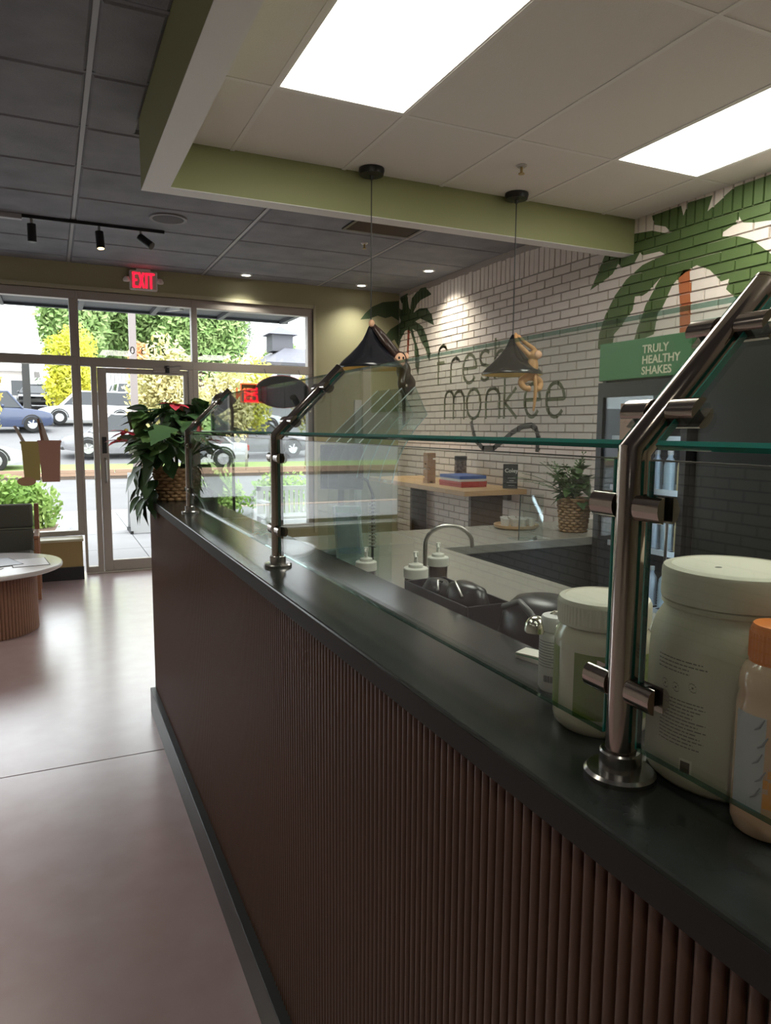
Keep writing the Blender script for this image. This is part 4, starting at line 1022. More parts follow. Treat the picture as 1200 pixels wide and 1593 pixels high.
# console against the brick wall with games and books
t = thing('console_table', 'light wood console with dark brown end panel at the brick wall', 'table', (3.55, 6.2, 0))
MB().box(3.20, 3.855, 5.22, 7.25, .945, .99).build('table_top', wood_l, t, bevel=.004)
for yy, xa in ((5.40, 3.38), (7.1, 3.66)): MB().box(xa, 3.72 if xa < 3.5 else 3.85, yy, yy+.04, 0, .945).build('end_panel', mat('brown_panel', (.07, .045, .03), .5), t)
MB().box(3.80, 3.845, 5.44, 7.1, .87, .94).build('stretcher', MATS['brown_panel'], t)
CZ = .99
for k, (nm, cc, z0, z1, rot) in enumerate((('red', (.45, .035, .025), 0, .052, .05), ('blue', (.03, .09, .35), .0525, .105, -.03))):
    t = thing('game_box', f'flat {nm} game box in the stack on the wood console', 'box', (3.52, 5.78, CZ+z0), rot, group='game boxes on the console')
    bm0 = mat(f'box_{nm}', cc, .4)
    MB().box(-.14, .14, -.19, .19, .0, z1-z0-.018).build('box_base', mat('box_white', (.6, .6, .58), .5) if nm == 'blue' else bm0, t, local=True)
    MB().box(-.143, .143, -.193, .193, z1-z0-.03, z1-z0).build('box_lid', bm0, t, local=True, bevel=.002)
t = thing('block_tower', 'tower of stacked wooden blocks on the console', 'block tower', (3.40, 6.22, CZ))
for k in range(18):
    for q in (-1, 0, 1):
        if (k*7 + q) % 11 == 0: continue
        mb = MB(); z = CZ + k*.0165
        mb.box(3.40-.045, 3.40+.045, 6.22+q*.03-.0145, 6.22+q*.03+.0145, z, z+.016) if k % 2 else mb.box(3.40+q*.03-.0145, 3.40+q*.03+.0145, 6.22-.045, 6.22+.045, z, z+.016)
        mb.build('wooden_block', mat('block_wood', (.45, .27, .15), .6), t)
t = thing('storage_tin', 'dark patterned tin behind the game boxes on the console', 'tin', (3.70, 6.12, CZ))
MB().lathe([(0, 0), (.06, 0), (.06, .235), (0, .235)], (3.70, 6.12, CZ), 28).build('tin_body', mat('tin_brown', (.07, .045, .04), .4, noise=(40, (.22, .17, .15), .12)), t, smooth=40)
MB().lathe([(.062, .225), (.063, .227), (.063, .262), (.055, .268), (0, .268)], (3.70, 6.12, CZ), 28).build('tin_lid', mat('tin_lid', (.03, .025, .025), .4), t, smooth=40)
u_ = Vector((.82, -.572, 0)); n_b = Vector((-.572, -.82, 0)); bc = Vector((3.755, 5.34, CZ))
t = thing('book', 'black book propped upright at the near end of the console', 'book', bc)
tl = Vector((.06, .085, 1)).normalized()
MB().obox(bc + Vector((0, 0, .112)), u_*.066, tl*.11, n_b*.012).build('cover', mat('book_black', (.02, .022, .025), .45), t)
MB().obox(bc + Vector((.003, .004, .112)), u_*.064, tl*.106, n_b*.0095).build('pages', mat('page_white', (.6, .58, .52), .6), t)
text_obj('cover_lettering', 'Coley', .05, mat('book_white', (.7, .7, .68), .5), t, Vector((0, 0, .112)) - u_*.052 + tl*.035 + n_b*.0128, u_, tl, bold=.001)
mb = MB()
for a, b, w_ in ((-.02, -.012, .035), (-.045, -.035, .02), (-.06, -.053, .045), (-.085, -.08, .03)):
    mb.obox(bc + Vector((0, 0, .112)) + u_*.012 + tl*((a+b)/2) + n_b*.0126, u_*w_, tl*((b-a)/2), n_b*.0004)
mb.build('cover_print', mat('book_grey', (.30, .30, .30), .5), t)
# ================================================================== SEATING BY THE WINDOW
c = (-.50, 5.95, 0)
t = thing('round_table', 'low round table with pale top on a fluted wooden drum', 'table', c)
MB().lathe([(0, .462), (.52, .462), (.538, .470), (.54, .486), (.534, .498), (.525, .50), (0, .50)], c, 72).build('table_top', mat('pale_laminate', (.50, .46, .46), .25, spec=.5), t, smooth=35)
tan = mat('drum_wood', (.30, .155, .10), .5, noise=(5, (.25, .13, .085), .3), stretch=(1, 1, .1))
MB().lathe([(0, 0), (.348, 0), (.348, .462), (0, .462)], c, 64).build('drum_core', mat('drum_core', (.20, .10, .065), .6), t, smooth=35)
rib = MB().prism([(0, -.0115), (.006, -.0095), (.0095, -.005), (.0105, 0), (.0095, .005), (.006, .0095), (0, .0115)], 'z', 0, .455).mesh('flute', tan, smooth=50)
for k in range(90):
    a = 2*pi*k/90; o = bpy.data.objects.new('flute', rib); col.objects.link(o); o.parent = t
    o.location = (.347*cos(a), .347*sin(a), .004); o.rotation_euler = (0, 0, a)
def sheet(x, y, a, w, h, label, m, z=.5005, th=.002):
    u = Vector((cos(a), sin(a), 0)); v = Vector((-sin(a), cos(a), 0))
    t = thing('menu', label, 'menu', (x, y, z), group='menus on the round table')
    MB().obox((x, y, z+th/2), u*w/2, v*h/2, (0, 0, th/2)).build('cover', black_matte, t)
    MB().obox((x, y, z+th+.0003), u*(w/2-.006), v*(h/2-.006), (0, 0, .0003)).build('page', m, t)
pg1 = mat('menu_page', (.55, .52, .54), .3); pg2_ = mat('menu_page_blue', (.50, .52, .60), .25)
sheet(-.19, 5.93, .12, .25, .34, 'flat menu sheet nearest the right rim of the round table', pg1)
sheet(-.40, 5.98, .35, .25, .34, 'menu sheet lying across the middle of the round table', pg2_, .5032)
sheet(-.52, 5.66, -.4, .24, .30, 'menu sheet near the front rim of the round table', pg1)
c = (-.60, 6.0, .5056)
t = thing('table_plant', 'small potted plant in the middle of the round table', 'potted plant', c)
MB().lathe([(0, 0), (.045, 0), (.06, .04), (.05, .09), (.042, .095)], c, 24, capt=False).build('pot', mat('pot_dark', (.05, .05, .055), .4), t, smooth=50)
MB().cyl((c[0], c[1], c[2]+.07), (c[0], c[1], c[2]+.085), .046, n=18).build('soil', mat('soil', (.03, .02, .015), .9), t)
lf3 = leaf_mesh('leaf', mat('table_leaf', (.10, .20, .06), .5), .11, .032, .2, 0); g = random.Random(6)
for k in range(30): put_leaf(lf3, t, Vector((0, 0, .09 + g.uniform(0, .1))), g.uniform(0, 2*pi), g.uniform(-1.3, .1), g.uniform(.7, 1.2))
# armchair behind the table, facing the room
c = (-.50, 7.05, 0)
t = thing('armchair', 'grey upholstered armchair with wooden frame by the window', 'armchair', c)
up_ = mat('grey_fabric', (.10, .098, .085), .85, bump=(200, .3)); pipe = mat('fabric_piping', (.20, .20, .17), .7); wd = mat('chair_wood', (.30, .14, .075), .45)
MB().box(-.83, -.185, 7.22, 7.34, .60, .815).build('upper_back_cushion', up_, t, bevel=.02)
MB().box(-.83, -.185, 7.20, 7.32, .38, .592).build('lower_back_cushion', up_, t, bevel=.02)
MB().tube([(-.82, 7.222, .812), (-.195, 7.222, .812)], .006, 8).build('piping', pipe, t); MB().tube([(-.82, 7.212, .598), (-.195, 7.212, .598)], .005, 8).build('piping', pipe, t)
MB().box(-.82, -.19, 6.72, 7.24, .28, .40).build('seat_cushion', up_, t, bevel=.025)
for x in (-.86, -.155):
    MB().box(x-.022, x+.022, 6.84, 7.30, .545, .575).build('armrest', wd, t, bevel=.008)
    MB().box(x-.02, x+.02, 6.86, 6.905, 0, .545).build('leg', wd, t, bevel=.005); MB().box(x-.02, x+.02, 7.33, 7.375, 0, .81).build('leg', wd, t, bevel=.005)
    MB().box(x-.015, x+.015, 6.905, 7.33, .26, .30).build('side_rail', wd, t)
MB().box(-.84, -.175, 6.87, 6.90, .24, .29).build('front_rail', wd, t); MB().box(-.84, -.175, 7.34, 7.37, .24, .29).build('back_rail', wd, t)

# ---- signs, screens and decals at the storefront
cupm_y = mat('decal_yellow', (.50, .40, .14), .5); cupm_p = mat('decal_pink', (.52, .27, .21), .5); strawm = mat('decal_straw', (.55, .45, .38), .5)
def decal_cup(x0, x1, z0, z1, m, label, y):
    t = thing('cup_decal', label, 'window decal', ((x0+x1)/2, y, z0)); k = (x1-x0)*.10
    MB().prism([(x0+k, z0), (x1-k, z0), (x1, z1-.02), (x1, z1), (x0, z1), (x0, z1-.02)], 'y', y-.0006, y).build('cup_print', m, t)
    MB().prism([(x0-.008, z1-.022), (x1+.008, z1-.022), (x1+.008, z1), (x0-.008, z1)], 'y', y-.0010, y-.0006).build('rim_print', m, t)
    return t
yd = D + .0635
t = decal_cup(-.275, -.10, .985, 1.375, cupm_y, 'yellow smoothie cup decal on the left window', yd)
MB().prism([(-.27, 1.375), (-.235, 1.375), (-.31, 1.53), (-.335, 1.525)], 'y', yd-.0006, yd).build('straw_print', strawm, t)
t = decal_cup(-.12, .085, .965, 1.385, cupm_p, 'pink smoothie cup decal on the left window', yd-.0012)
MB().prism([(-.065, 1.385), (-.02, 1.385), (-.07, 1.56), (-.105, 1.555)], 'y', yd-.0018, yd-.0012).build('straw_print', strawm, t)
MB().prism([(-.095, 1.385), (-.065, 1.385), (-.10, 1.60), (-.12, 1.60)], 'y', yd-.0018, yd-.0012).build('straw_print', mat('decal_brown', (.28, .15, .10), .5), t)
dk = mat('decal_dark', (.06, .07, .07), .5)
t = thing('fruit_decal', 'peach coloured fruit shapes at the foot of the cup decals', 'window decal', (-.2, yd, .96))
MB().prism([(-.24 + .085*cos(2*pi*i/20), .975 + .045*sin(2*pi*i/20)) for i in range(20)], 'y', yd-.0026, yd-.002).build('fruit_print', mat('decal_peach', (.55, .33, .20), .5), t)
MB().prism([(-.07 + .075*cos(2*pi*i/16), .965 + .03*abs(sin(2*pi*i/16)) - .012) for i in range(16)], 'y', yd-.0032, yd-.0026).build('berry_print', mat('decal_berry', (.12, .12, .12), .5), t)
t = thing('window_lettering', 'mirrored dark lettering on the right window glass', 'window decal', (1.62, yd, 1.25))
text_obj('lettering', 'TRULY\nHEALTHY', .125, mat('decal_grey', (.17, .15, .15), .5), t, (.175, -.0005, .02), (-1, 0, 0), (0, 0, 1), bold=.004, line=.95)
t = thing('street_number', 'mirrored street number on the glass above the door', 'window decal', (.95, yd, 2.28))
for k, ch in enumerate('2130'): text_obj('digit', ch, .11, dk, t, (.2 - k*.105, -.0005, 0), (-1, 0, 0), (0, 0, 1))
# oval hanging sign, back towards the room, and lit sign
t = thing('oval_sign', 'dark oval sign hanging in the right storefront window', 'sign', (2.37, 7.78, 1.76))
MB().prism([(2.37 + .31*cos(2*pi*i/40), 1.925 + .175*sin(2*pi*i/40)) for i in range(40)], 'y', 7.76, 7.80).build('sign_board', mat('oval_dark', (.035, .04, .045), .4), t, bevel=.006)
MB().prism([(2.37 + .318*cos(2*pi*i/40), 1.925 + .182*sin(2*pi*i/40)) for i in range(40)], 'y', 7.775, 7.79).build('sign_rim', mat('oval_red', (.45, .04, .03), .4), t)
for x in (2.2, 2.6): MB().tube([(x, 7.782, 2.06 if x < 2.3 else 2.04), (x, 7.912, 2.18)], .003, 6).build('hanger', black, t)
t = thing('lit_sign', 'small orange lit sign half hidden by the oval sign', 'sign', (2.02, 7.83, 1.80))
MB().box(1.905, 2.25, 7.835, 7.85, 1.80, 2.01).build('sign_panel', mat('open_panel', (.20, .16, .05), .4), t)
on = mat('open_orange', (.8, .15, .05), .5, emit=(1, .2, .06), estr=.45)
text_obj('letters', 'OPEN', .16, on, t, (.245, -.001, .045), (-1, 0, 0), (0, 0, 1), bold=.003, extrude=.003)
f = MB()
for a in ((1.905, 2.25, 1.80, 1.812), (1.905, 2.25, 1.998, 2.01), (1.905, 1.917, 1.812, 1.998)): f.box(a[0], a[1], 7.828, 7.835, a[2], a[3])
f.build('lit_border', on, t)
# arched stand and green screen beside the window
t = thing('floor_lamp', 'dark dome floor lamp by the window behind the far guard post', 'floor lamp', (1.70, 7.35, 0))
brz = mat('dark_bronze', (.035, .025, .02), .4)
MB().lathe([(0, 0), (.13, 0), (.13, .012), (.02, .022)], (1.70, 7.35, 0), 28).build('lamp_base', brz, t, smooth=40)
MB().tube([(1.70, 7.35, .015), (1.70, 7.35, 1.70), (1.685, 7.35, 1.82), (1.62, 7.35, 1.875)], .016, 10).build('lamp_pole', brz, t, smooth=50)
R_ = Matrix.Rotation(radians(-38), 3, 'Y'); mb = MB().lathe([(.135, -.085), (.13, -.03), (.105, .03), (.06, .07), (.0, .085)], (0, 0, 0), 28, capb=False)
mb.v = [tuple(R_ @ Vector(p) + Vector((1.585, 7.35, 1.79))) for p in mb.v]; mb.build('lamp_shade', brz, t, smooth=50)
# pale raised strip on the olive wall
t = thing('pale_strip', 'pale vertical strip on the olive wall below the left pendant', 'cable cover', (3.33, D, 0))
MB().box(3.28, 3.37, D-.03, D-.001, .0, 1.86).build('strip_body', mat('strip_white', (.55, .55, .52), .5), t, bevel=.004)

# ================================================================== OUTSIDE
con = mat('sidewalk_concrete', (.34, .335, .34), .8, noise=(2, (.29, .285, .29), .3)); asph = mat('asphalt', (.15, .15, .155), .85, noise=(1.2, (.19, .187, .19), .3))
kerb = mat('kerb_pink', (.55, .42, .36), .8); grass = mat('grass', (.16, .24, .06), .9, noise=(6, (.24, .30, .10), .3))
wkk = struct('ground_sidewalk', MB().box(-14, 20, D+.16, 13.85, -.2, -.025), mat('sidewalk_joint', (.3, .29, .29), .9), label='concrete sidewalk outside the storefront')
for i in range(14):
    for j in range(4):
        x0 = -8 + i*1.5; y0 = D+.17 + j*1.42
        MB().box(x0+.006, x0+1.494, y0+.006, min(y0+1.414, 13.84), -.03, -.012).build('paving_slab', con, wkk)
struct('ground_kerb', MB().box(-14, 20, 13.85, 14.1, -.3, -.015), kerb, label='pinkish kerb along the sidewalk')
PR = [(14.1, -.14), (24.0, -.10), (24.01, -.12)]
def strip(name, prof, m, label, x0=-40, x1=70):
    mb = MB()
    for (a, za), (b, zb) in zip(prof[:-1], prof[1:]): mb.face((x0, a, za), (x1, a, za), (x1, b, zb), (x0, b, zb))
    return struct(name, mb, m, label=label)
strip('ground_road', [(14.1, -.14), (24.2, -.10)], asph, 'grey asphalt drive in front of the shop')
strip('ground_verge', [(24.2, .10), (27.2, .22)], grass, 'grass verge between the drive and the parking lot')
lot = [(27.2, .15), (30, .42), (34, 1.05), (40, 1.75), (48, 2.55), (60, 3.6), (90, 5.0), (160, 6.5)]
strip('ground_lot', lot, asph, 'sloping asphalt parking lot', -80, 120)
def lot_z(y):
    for (a, za), (b, zb) in zip(lot[:-1], lot[1:]):
        if a <= y <= b: return za + (zb-za)*(y-a)/(b-a)
    return .15
te = struct('ground_edging', MB().box(-20, 30, 24.0, 24.2, -.2, .0), mat('edging_dark', (.12, .09, .07), .8), label='timber edging of the grass verge')
for k in range(22):
    for q in (0, 1): MB().box(-18 + k*2.1 + q*.9, -18 + k*2.1 + q*.9 + 2.07, 23.98, 24.18, q*.1, q*.1+.095).build('timber', mat('timber', (.33, .22, .15), .8), te)

# canopy over the windows
t = thing('canopy', 'dark metal canopy over the storefront windows', 'canopy', (0, 9, 2.95))
MB().box(-5, 3.07, D+.15, 9.83, 3.0, 3.06).build('canopy_deck', mat('canopy_dark', (.03, .034, .042), .5), t)
MB().box(-5, 3.07, 9.78, 9.84, 2.97, 3.16).build('canopy_fascia', MATS['canopy_dark'], t)
for k in range(10): MB().box(-4.8 + k*.86, -4.74 + k*.86, D+.15, 9.78, 2.955, 3.0).build('canopy_rib', mat('canopy_rib', (.06, .064, .07), .5), t)
MB().obox((1.40, 9.0, 2.93), (.02, 0, 0), (0, .55, .07), (0, -.003, .02)).build('bracket', mat('bracket_grey', (.4, .4, .4), .4), t)

# ---- foliage
def crown(center, rad, n, s, seed, shell=.55, low=-1.0):
    g = random.Random(seed); mb = MB(); C = Vector(center)
    blobs = [Vector((g.gauss(0, 1), g.gauss(0, 1), g.gauss(0, 1))).normalized()*g.uniform(.3, .8) for _ in range(9)] + [Vector((0, 0, 0))]
    for k in range(n):
        b = blobs[k % len(blobs)]; d = Vector((g.gauss(0, 1), g.gauss(0, 1), g.gauss(0, 1))).normalized()*(g.random()**.4)*.48
        p = b*.62 + d
        if p.z < low: continue
        p = C + Vector((p.x*rad[0], p.y*rad[1], p.z*rad[2]))
        u = Vector((g.gauss(0, 1), g.gauss(0, 1), g.gauss(0, 1))).normalized(); v = u.orthogonal().normalized()
        q = g.uniform(.6, 1.25)*s; u *= q; v *= q*.55
        mb.face(p - u, p + v, p + u, p - v)
    return mb
bark = mat('bark', (.10, .07, .05), .9)
def tree(name, label, x, y, z0, cz, rad, m, n=2600, s=.16, seed=1, group=None, trunk=.14):
    t = thing(name, label, 'tree', (x, y, z0), group=group)
    crown((x, y, cz), rad, n, s, seed).build('foliage', m, t)
    limb_mb = MB(); limb(limb_mb, [(x, y, z0-.1), (x+.05, y, (z0+cz)/2), (x, y, cz)], [trunk, trunk*.8, trunk*.5], 8)
    g = random.Random(seed)
    for k in range(5):
        a = g.uniform(0, 6.28); limb(limb_mb, [(x, y, cz-rad[2]*.5), (x+cos(a)*rad[0]*.3, y+sin(a)*rad[1]*.3, cz), (x+cos(a)*rad[0]*.55, y+sin(a)*rad[1]*.55, cz+rad[2]*.35)], [trunk*.5, trunk*.3, trunk*.12], 6)
    limb_mb.build('trunk', bark, t, smooth=60)
    return t
def leafm(name, a, b): return mat(name, a, .6, noise=(1.1, b, .12), spec=.3)
fy = leafm('leaf_yellow', (.72, .66, .07), (.55, .58, .08)); fgn = leafm('leaf_green', (.20, .33, .10), (.34, .46, .18)); fdk = leafm('leaf_blue_green', (.22, .28, .19), (.34, .40, .28))
fpl = leafm('leaf_pale', (.68, .60, .30), (.50, .48, .20)); fbr = leafm('leaf_bright', (.24, .42, .08), (.36, .50, .13)); for_ = leafm('leaf_orange', (.65, .24, .12), (.55, .36, .14)); fmx = leafm('leaf_mixed', (.34, .36, .10), (.55, .42, .12))
tree('yellow_tree', 'bright yellow leafed tree behind the parked cars', 1.45, 44.0, lot_z(44), 4.6, (2.5, 1.8, 2.9), fy, 9000, .13, 21)
G_ = 'big green trees beyond the parking lot'
for i, (x, y, cz, rad, m, lb) in enumerate(((2.6, 60, 9.5, (4.2, 3, 7.4), fgn, 'tall green tree behind the yellow tree'), (7.2, 66, 10.5, (6.5, 3, 9.5), fgn, 'broad green tree seen through the transom above the door'),
        (11.0, 58, 10.0, (4.6, 2.2, 8.0), fgn, 'green tree just right of the door seen through glass'), (16.0, 78, 12.0, (6.8, 3, 9.0), fdk, 'grey green tree left of the cupola'), (-4.5, 85, 6.0, (5.0, 3, 3.0), fdk, 'low dark tree at the far left skyline'), (25.5, 84, 9.5, (3.0, 2, 3.2), fgn, 'green tree right of the cupola'))):
    tree('green_tree', lb, x, y, lot_z(y), cz, rad, m, 15000 if i < 4 else 5000, .30, 30+i, G_, .25)
tree('crape_myrtle', 'pale yellow and peach shrub tree right outside the door', 2.75, 18.2, -.1, 2.45, (1.25, 1.1, 1.75), fpl, 4200, .075, 41, trunk=.05)
tree('crape_myrtle', 'pale shrub tree outside the right window', 4.35, 19.5, -.1, 2.2, (1.2, 1.0, 1.75), fpl, 3400, .08, 42, trunk=.05)
tree('yellow_shrub', 'bright yellow green shrub below the cupola', 6.3, 25.2, .1, 2.75, (1.45, .7, 2.0), fy, 3600, .085, 43, trunk=.06)
tree('yellow_shrub', 'yellow shrub with orange tips under the dark roof', 8.6, 25.4, .15, 2.5, (.9, .6, 1.6), fmx, 2200, .085, 44, trunk=.05)
tree('young_tree', 'mixed yellow young tree at the left edge of the window', -1.25, 14.6, -.1, 1.95, (.75, .6, 1.35), fmx, 2400, .07, 45, trunk=.04)
tree('orange_bush', 'orange tipped bush beside the lamp post', 2.2, 20.6, -.1, 3.3, (.45, .45, .75), for_, 900, .07, 46, trunk=.04)
def bush(label, x, y, z, rad, m, n, s, seed, cat='bush'):
    t = thing('bush' if cat == 'bush' else cat, label, cat, (x, y, -.02)); crown((x, y, z), rad, n, s, seed, low=-.75).build('foliage', m, t)
    MB().cyl((x, y, -.05), (x, y, z), .03, .02, n=8).build('stem', bark, t)
bush('bright green bush in the planter outside the left window', -.40, 11.5, .36, (.66, .5, .62), fbr, 3400, .05, 51)
pl_ = thing('planter', 'low pale planter bed under the bright green bush', 'planter', (-.3, 11.4, -.02))
MB().prism([(-.9 , 10.9), (.12, 10.9), (.22, 11.9), (-.9, 11.9)], 'z', -.012, .05).build('planter_bed', mat('planter_pale', (.55, .57, .62), .7), pl_)
MB().prism([(-.85, 10.97), (-.02, 10.97), (.05, 11.8), (-.85, 11.8)], 'z', .05, .06).build('mulch', mat('mulch', (.22, .14, .10), .9), pl_)
for k, x in enumerate((2.5, 3.75, 5.0, 6.25)):
    bush(('leftmost', 'second from left', 'third from left', 'rightmost')[k] + ' clipped hedge bush behind the white bench', x, 12.3, .28, (.70, .5, .60), fbr, 2600, .05, 60+k)
# lamp post
t = thing('lamp_post', 'square tan lamp post outside the glass door', 'lamp post', (1.53, 15, -.14))
MB().box(1.465, 1.595, 14.94, 15.06, -.14, 4.6).build('post', mat('post_tan', (.24, .205, .195), .6), t); MB().box(1.42, 1.64, 14.9, 15.1, -.14, .15).build('post_base', MATS['post_tan'], t)
MB().box(1.35, 1.71, 14.8, 15.2, 4.6, 4.75).build('lamp_head', mat('lamp_dark', (.05, .05, .05), .5), t)
# white bench
t = thing('bench', 'white slatted bench outside the right window', 'bench', (2.95, 8.95, -.015)); bw_ = mat('bench_white', (.62, .64, .62), .5)
for k in range(15): MB().box(2.47 + k*.068, 2.51 + k*.068, 9.14, 9.165, .36, .70).build('back_slat', bw_, t)
MB().box(2.42, 3.50, 9.13, 9.175, .70, .755).build('top_rail', bw_, t); MB().box(2.42, 3.50, 9.13, 9.175, .31, .36).build('bottom_rail', bw_, t)
for k in range(5): MB().box(2.42, 3.50, 8.72 + k*.085, 8.79 + k*.085, .37, .395).build('seat_slat', bw_, t)
for x in (2.42, 3.45):
    MB().box(x, x+.05, 9.13, 9.18, -.012, .76).build('leg', bw_, t); MB().box(x, x+.05, 8.70, 8.75, -.012, .56).build('leg', bw_, t); MB().box(x-.01, x+.06, 8.68, 9.15, .56, .59).build('armrest', bw_, t)
# A-frame sign
t = thing('sidewalk_sign', 'white folding sidewalk sign outside the door', 'sign', (1.25, 11, -.015))
for s in (-1, 1): MB().obox((1.27, 11 + s*.13, .43), (.28, 0, 0), (0, .012, 0), (0, -s*.11, .43)).build('sign_board', mat('sign_board_white', (.6, .6, .6), .5), t)
for x in (1.0, 1.54): MB().box(x-.02, x+.02, 10.72, 11.28, -.012, .03).build('foot', black_matte, t)
# ---- cars
carglass = mat('car_glass', (.02, .025, .03), .08, spec=.7); tyre = mat('tyre', (.015, .015, .015), .8); rimm = mat('wheel_rim', (.6, .6, .62), .3, metal=.8)
hl = mat('headlight', (.75, .78, .8), .15); tlm = mat('taillight', (.5, .02, .03), .3); carblk = mat('car_trim', (.03, .03, .03), .6)
def car(label, x, y, heading, paint, kind='suv', z=None, s=1.0):
    """local: +x is the front; a shell lofted from cross-sections"""
    t = thing('car', label, 'car', (x, y, (lot_z(y) if z is None else z)), heading, group='parked cars')
    pm_ = mat('paint_%02d%02d%02d' % tuple(int(q*99) for q in paint), paint, .25, coat=.6, spec=.5)
    H, belt, L = (1.68, .98, 2.3) if kind == 'suv' else ((1.45, .90, 2.3) if kind == 'sedan' else (1.82, 1.08, 2.8))
    hood = belt - .06 if kind != 'sedan' else belt - .1
    st = [(-L, .45, belt-.12, .78), (-L+.06, .32, belt-.02, .86), (-L+.5, .25, belt, .91), (-.6, .22, belt, .92), (.7, .22, belt-.01, .92), (L-1.2, .22, belt-.03, .92), (L-.45, .25, hood-.06, .89), (L-.1, .32, hood-.16, .82), (L, .42, hood-.25, .74)]
    rings = []
    for X, zb, zt, hw in st:
        rings.append([(X, -hw*.93, zb), (X, -hw, zb+.18), (X, -hw, zt-.12), (X, -hw*.93, zt), (X, hw*.93, zt), (X, hw, zt-.12), (X, hw, zb+.18), (X, hw*.93, zb)])
    MB().loft(rings).build('body', pm_, t, local=True, smooth=38, bevel=.02)
    if kind == 'suv': cb = [(-L+.12, -L+.42), (-L+.42, -L+.6), (-.2, -.2), (.62, .30), (1.25, .55)]
    elif kind == 'sedan': cb = [(-L+.55, -L+1.15), (-L+1.1, -L+1.4), (-.2, -.2), (.45, .15), (1.2, .40)]
    else: cb = [(-.35, -.25), (-.2, -.1), (.3, .3), (1.0, .75), (1.55, 1.0)]
    def cab_ring(a, b, zt, hw): return [(a, -hw*.97, belt-.03), (b, -hw*.76, zt), (b, hw*.76, zt), (a, hw*.97, belt-.03)]
    MB().loft([cab_ring(a, b, H-.05, .90) for a, b in cb]).build('cabin_glass', carglass, t, local=True, bevel=.03)
    xa, xb = cb[0][1], cb[-1][1]
    MB().loft([[(xx, -hw, H-.075), (xx, -hw*.96, H-.02), (xx, 0, H), (xx, hw*.96, H-.02), (xx, hw, H-.075)] for xx, hw in ((xa-.03, .66), (xa+.25, .70), (xb-.2, .70), (xb+.03, .66))]).build('roof', pm_, t, local=True, smooth=40)
    for sd in (-1, 1):
        mb = MB()
        for a, b in (cb[0], (cb[2][0]+.05, cb[2][1]+.05), cb[-1]):
            mb.tube([(a, sd*.885, belt-.04), (b, sd*.70, H-.05)], .04, 6)
        mb.build('pillars', pm_, t, local=True)
        MB().ell((.75, sd*1.0, belt+.06), (.07, .09, .07)).build('mirror', pm_, t, local=True, smooth=70)
        for xw in (-L+.9, L-.9):
            wl = MB().lathe([(.2, -.11), (.30, -.115), (.345, -.09), (.35, 0), (.345, .09), (.30, .115), (.2, .11)], (0, 0, 0), 28, False, False)
            wl.v = [(p[0]+xw, p[2]+sd*.83, p[1]+.35) for p in wl.v]; w_ = wl.build('wheel', tyre, t, local=True, smooth=40)
            rm = MB().cyl((xw, sd*.87, .35), (xw, sd*.90, .35), .215, n=24)
            for k in range(5):
                a = 2*pi*k/5; rm.obox((xw+.11*cos(a), sd*.925, .35+.11*sin(a)), (.11*cos(a), 0, .11*sin(a)), (-.025*sin(a), 0, .025*cos(a)), (0, .012, 0))
            rm.build('rim', rimm, w_, local=True)
            ar = MB().tube([(xw + .40*cos(pi*i/10), sd*.905, .35 + .40*sin(pi*i/10)) for i in range(11)], .035, 6); ar.build('wheel_arch', carblk, t, local=True)
        MB().obox((L-.13, sd*.62, hood-.27), (.09, -sd*.05, 0), (.02, .17, 0), (0, 0, .06)).build('headlight', hl, t, local=True, bevel=.02)
        MB().obox((-L+.03, sd*.70, belt-.17), (.06, 0, 0), (0, .13, 0), (0, 0, .10)).build('taillight', tlm, t, local=True, bevel=.02)
    MB().box(L-.12, L+.01, -.45, .45, hood-.47, hood-.28).build('grille', carblk, t, local=True, bevel=.02)
    MB().box(-L-.02, -L+.1, -.8, .8, .36, .52).box(L-.12, L+.02, -.75, .75, .30, .42).build('bumpers', carblk, t, local=True, bevel=.03)
    if kind == 'pickup': MB().box(-L+.12, -.5, -.80, .80, belt-.02, belt+.004).build('bed_cover', carblk, t, local=True)
    return t
white_c, grey_c, blue_c, blk_c, dkg = (.72, .74, .76), (.24, .24, .26), (.045, .062, .12), (.03, .03, .035), (.14, .145, .16)
car('silver grey crossover parked nearest outside the door', 2.6, 29.6, radians(182), grey_c, 'suv')
car('white crossover parked behind the silver one', 1.75, 39.0, radians(184), white_c, 'suv')
car('blue pickup parked at the far left', -2.75, 36.0, radians(10), blue_c, 'pickup')
car('white suv at the back of the lot beyond the door', 4.3, 47.5, radians(95), white_c, 'suv')
car('dark sedan far back left of the yellow tree', -.55, 49, radians(262), blk_c, 'sedan')
car('white sedan far back beside the dark sedan', 2.2, 53, radians(265), white_c, 'sedan')
car('white car at the left edge behind the cup decals', -3.1, 26.0, radians(6), white_c, 'sedan', .1)
car('white suv seen through the far glass panel', 8.6, 36.0, radians(10), white_c, 'suv')
car('dark grey car with red lamps seen through the glass panels', 11.8, 30.0, radians(75), dkg, 'suv')
car('charcoal sedan seen low through the far glass panel', 7.6, 29.2, radians(5), (.06, .06, .065), 'sedan')
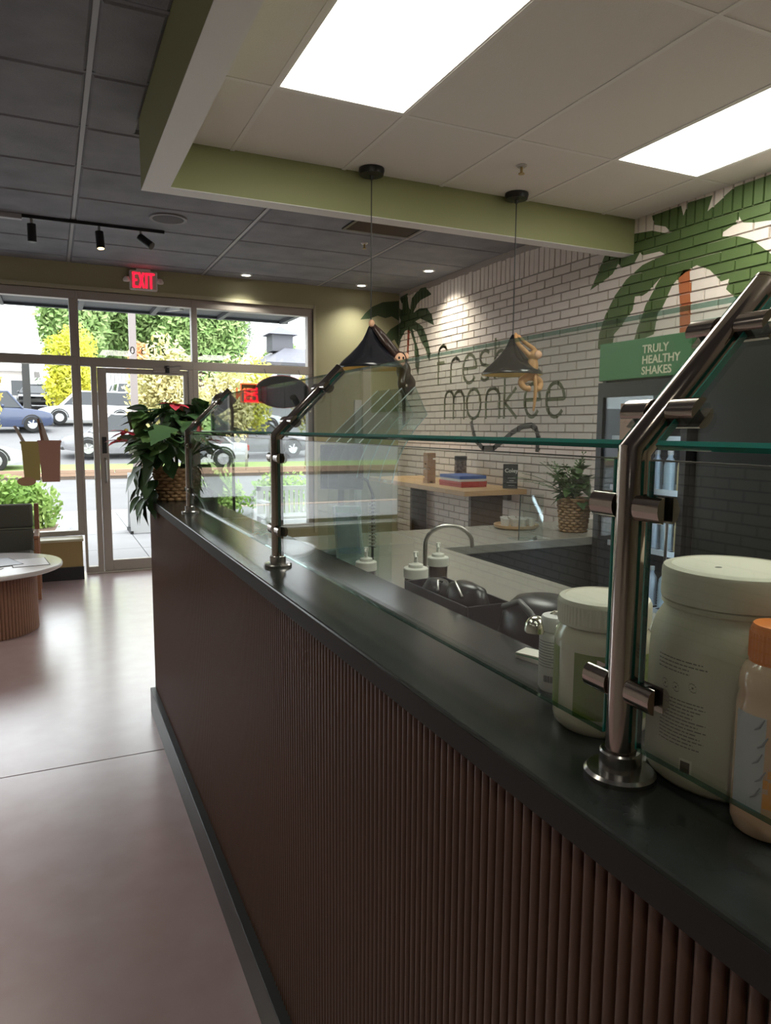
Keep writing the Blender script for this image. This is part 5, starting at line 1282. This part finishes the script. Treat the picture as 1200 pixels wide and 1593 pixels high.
# ---- buildings
t = thing('cupola_building', 'low building with dark hip roof and cupola', 'building', (19, 62, 3.7))
MB().box(17.2, 24.5, 60, 68, 3.4, 7.1).build('walls', mat('bldg_white', (.66, .66, .66), .7), t)
dkr = mat('roof_slate', (.16, .16, .19), .6)
def hip(x0, x1, y0, y1, z0, z1, ins): return [[(x0, y0, z0), (x1, y0, z0), (x1, y1, z0), (x0, y1, z0)], [(x0+ins, y0+ins, z1), (x1-ins, y0+ins, z1), (x1-ins, y1-ins, z1), (x0+ins, y1-ins, z1)]]
MB().loft(hip(16.6, 25.2, 59.3, 68.7, 7.1, 8.55, 2.4)).build('roof', dkr, t); MB().box(16.6, 25.2, 59.3, 68.7, 6.85, 7.1).build('fascia', mat('fascia_dark', (.07, .07, .08), .6), t)
cu = MB().box(18.0, 19.9, 62.0, 63.9, 8.3, 9.75).build('cupola', mat('cupola_dark', (.10, .10, .115), .6), t)
MB().loft(hip(17.6, 20.3, 61.6, 64.3, 9.75, 10.55, 1.25)).build('cupola_roof', dkr, cu)
for k in range(3): MB().box(17.8 + k*2.2, 19.0 + k*2.2, 59.97, 60.02, 4.4, 6.3).build('window', carglass, t)
t = thing('white_building', 'long white building at the far left behind the cars', 'building', (-6, 75, 4.5))
MB().box(-16, -1.2, 72, 80, 3.6, 6.4).build('walls', mat('bldg_pale', (.72, .66, .62), .7), t); MB().box(-16.3, -.7, 71.6, 80.4, 6.4, 6.8).build('roof_edge', mat('bldg_edge', (.75, .72, .70), .6), t)
for k in range(6): MB().box(-13 + k*2.0, -12 + k*2.0, 71.95, 72.02, 4.3, 5.6).build('window', carglass, t)
t = thing('sign_pillar', 'black sign pillar standing in the parking lot', 'sign', (-1.1, 46, lot_z(46)))
MB().box(-1.35, -.95, 45.9, 46.1, lot_z(46), lot_z(46)+2.9).build('pillar', carblk, t)
MB().box(-.95, -.72, 45.92, 46.08, lot_z(46)+1.6, lot_z(46)+2.8).build('pillar_panel', mat('panel_grey', (.5, .52, .55), .5), t)
t = thing('fence', 'grey board fence behind the white pickup', 'fence', (5.5, 56, lot_z(56)))
for k in range(30): MB().box(2.4 + k*.25, 2.63 + k*.25, 56, 56.04, lot_z(56), lot_z(56)+2.6).build('fence_board', mat('fence_grey', (.40, .39, .40), .7), t)
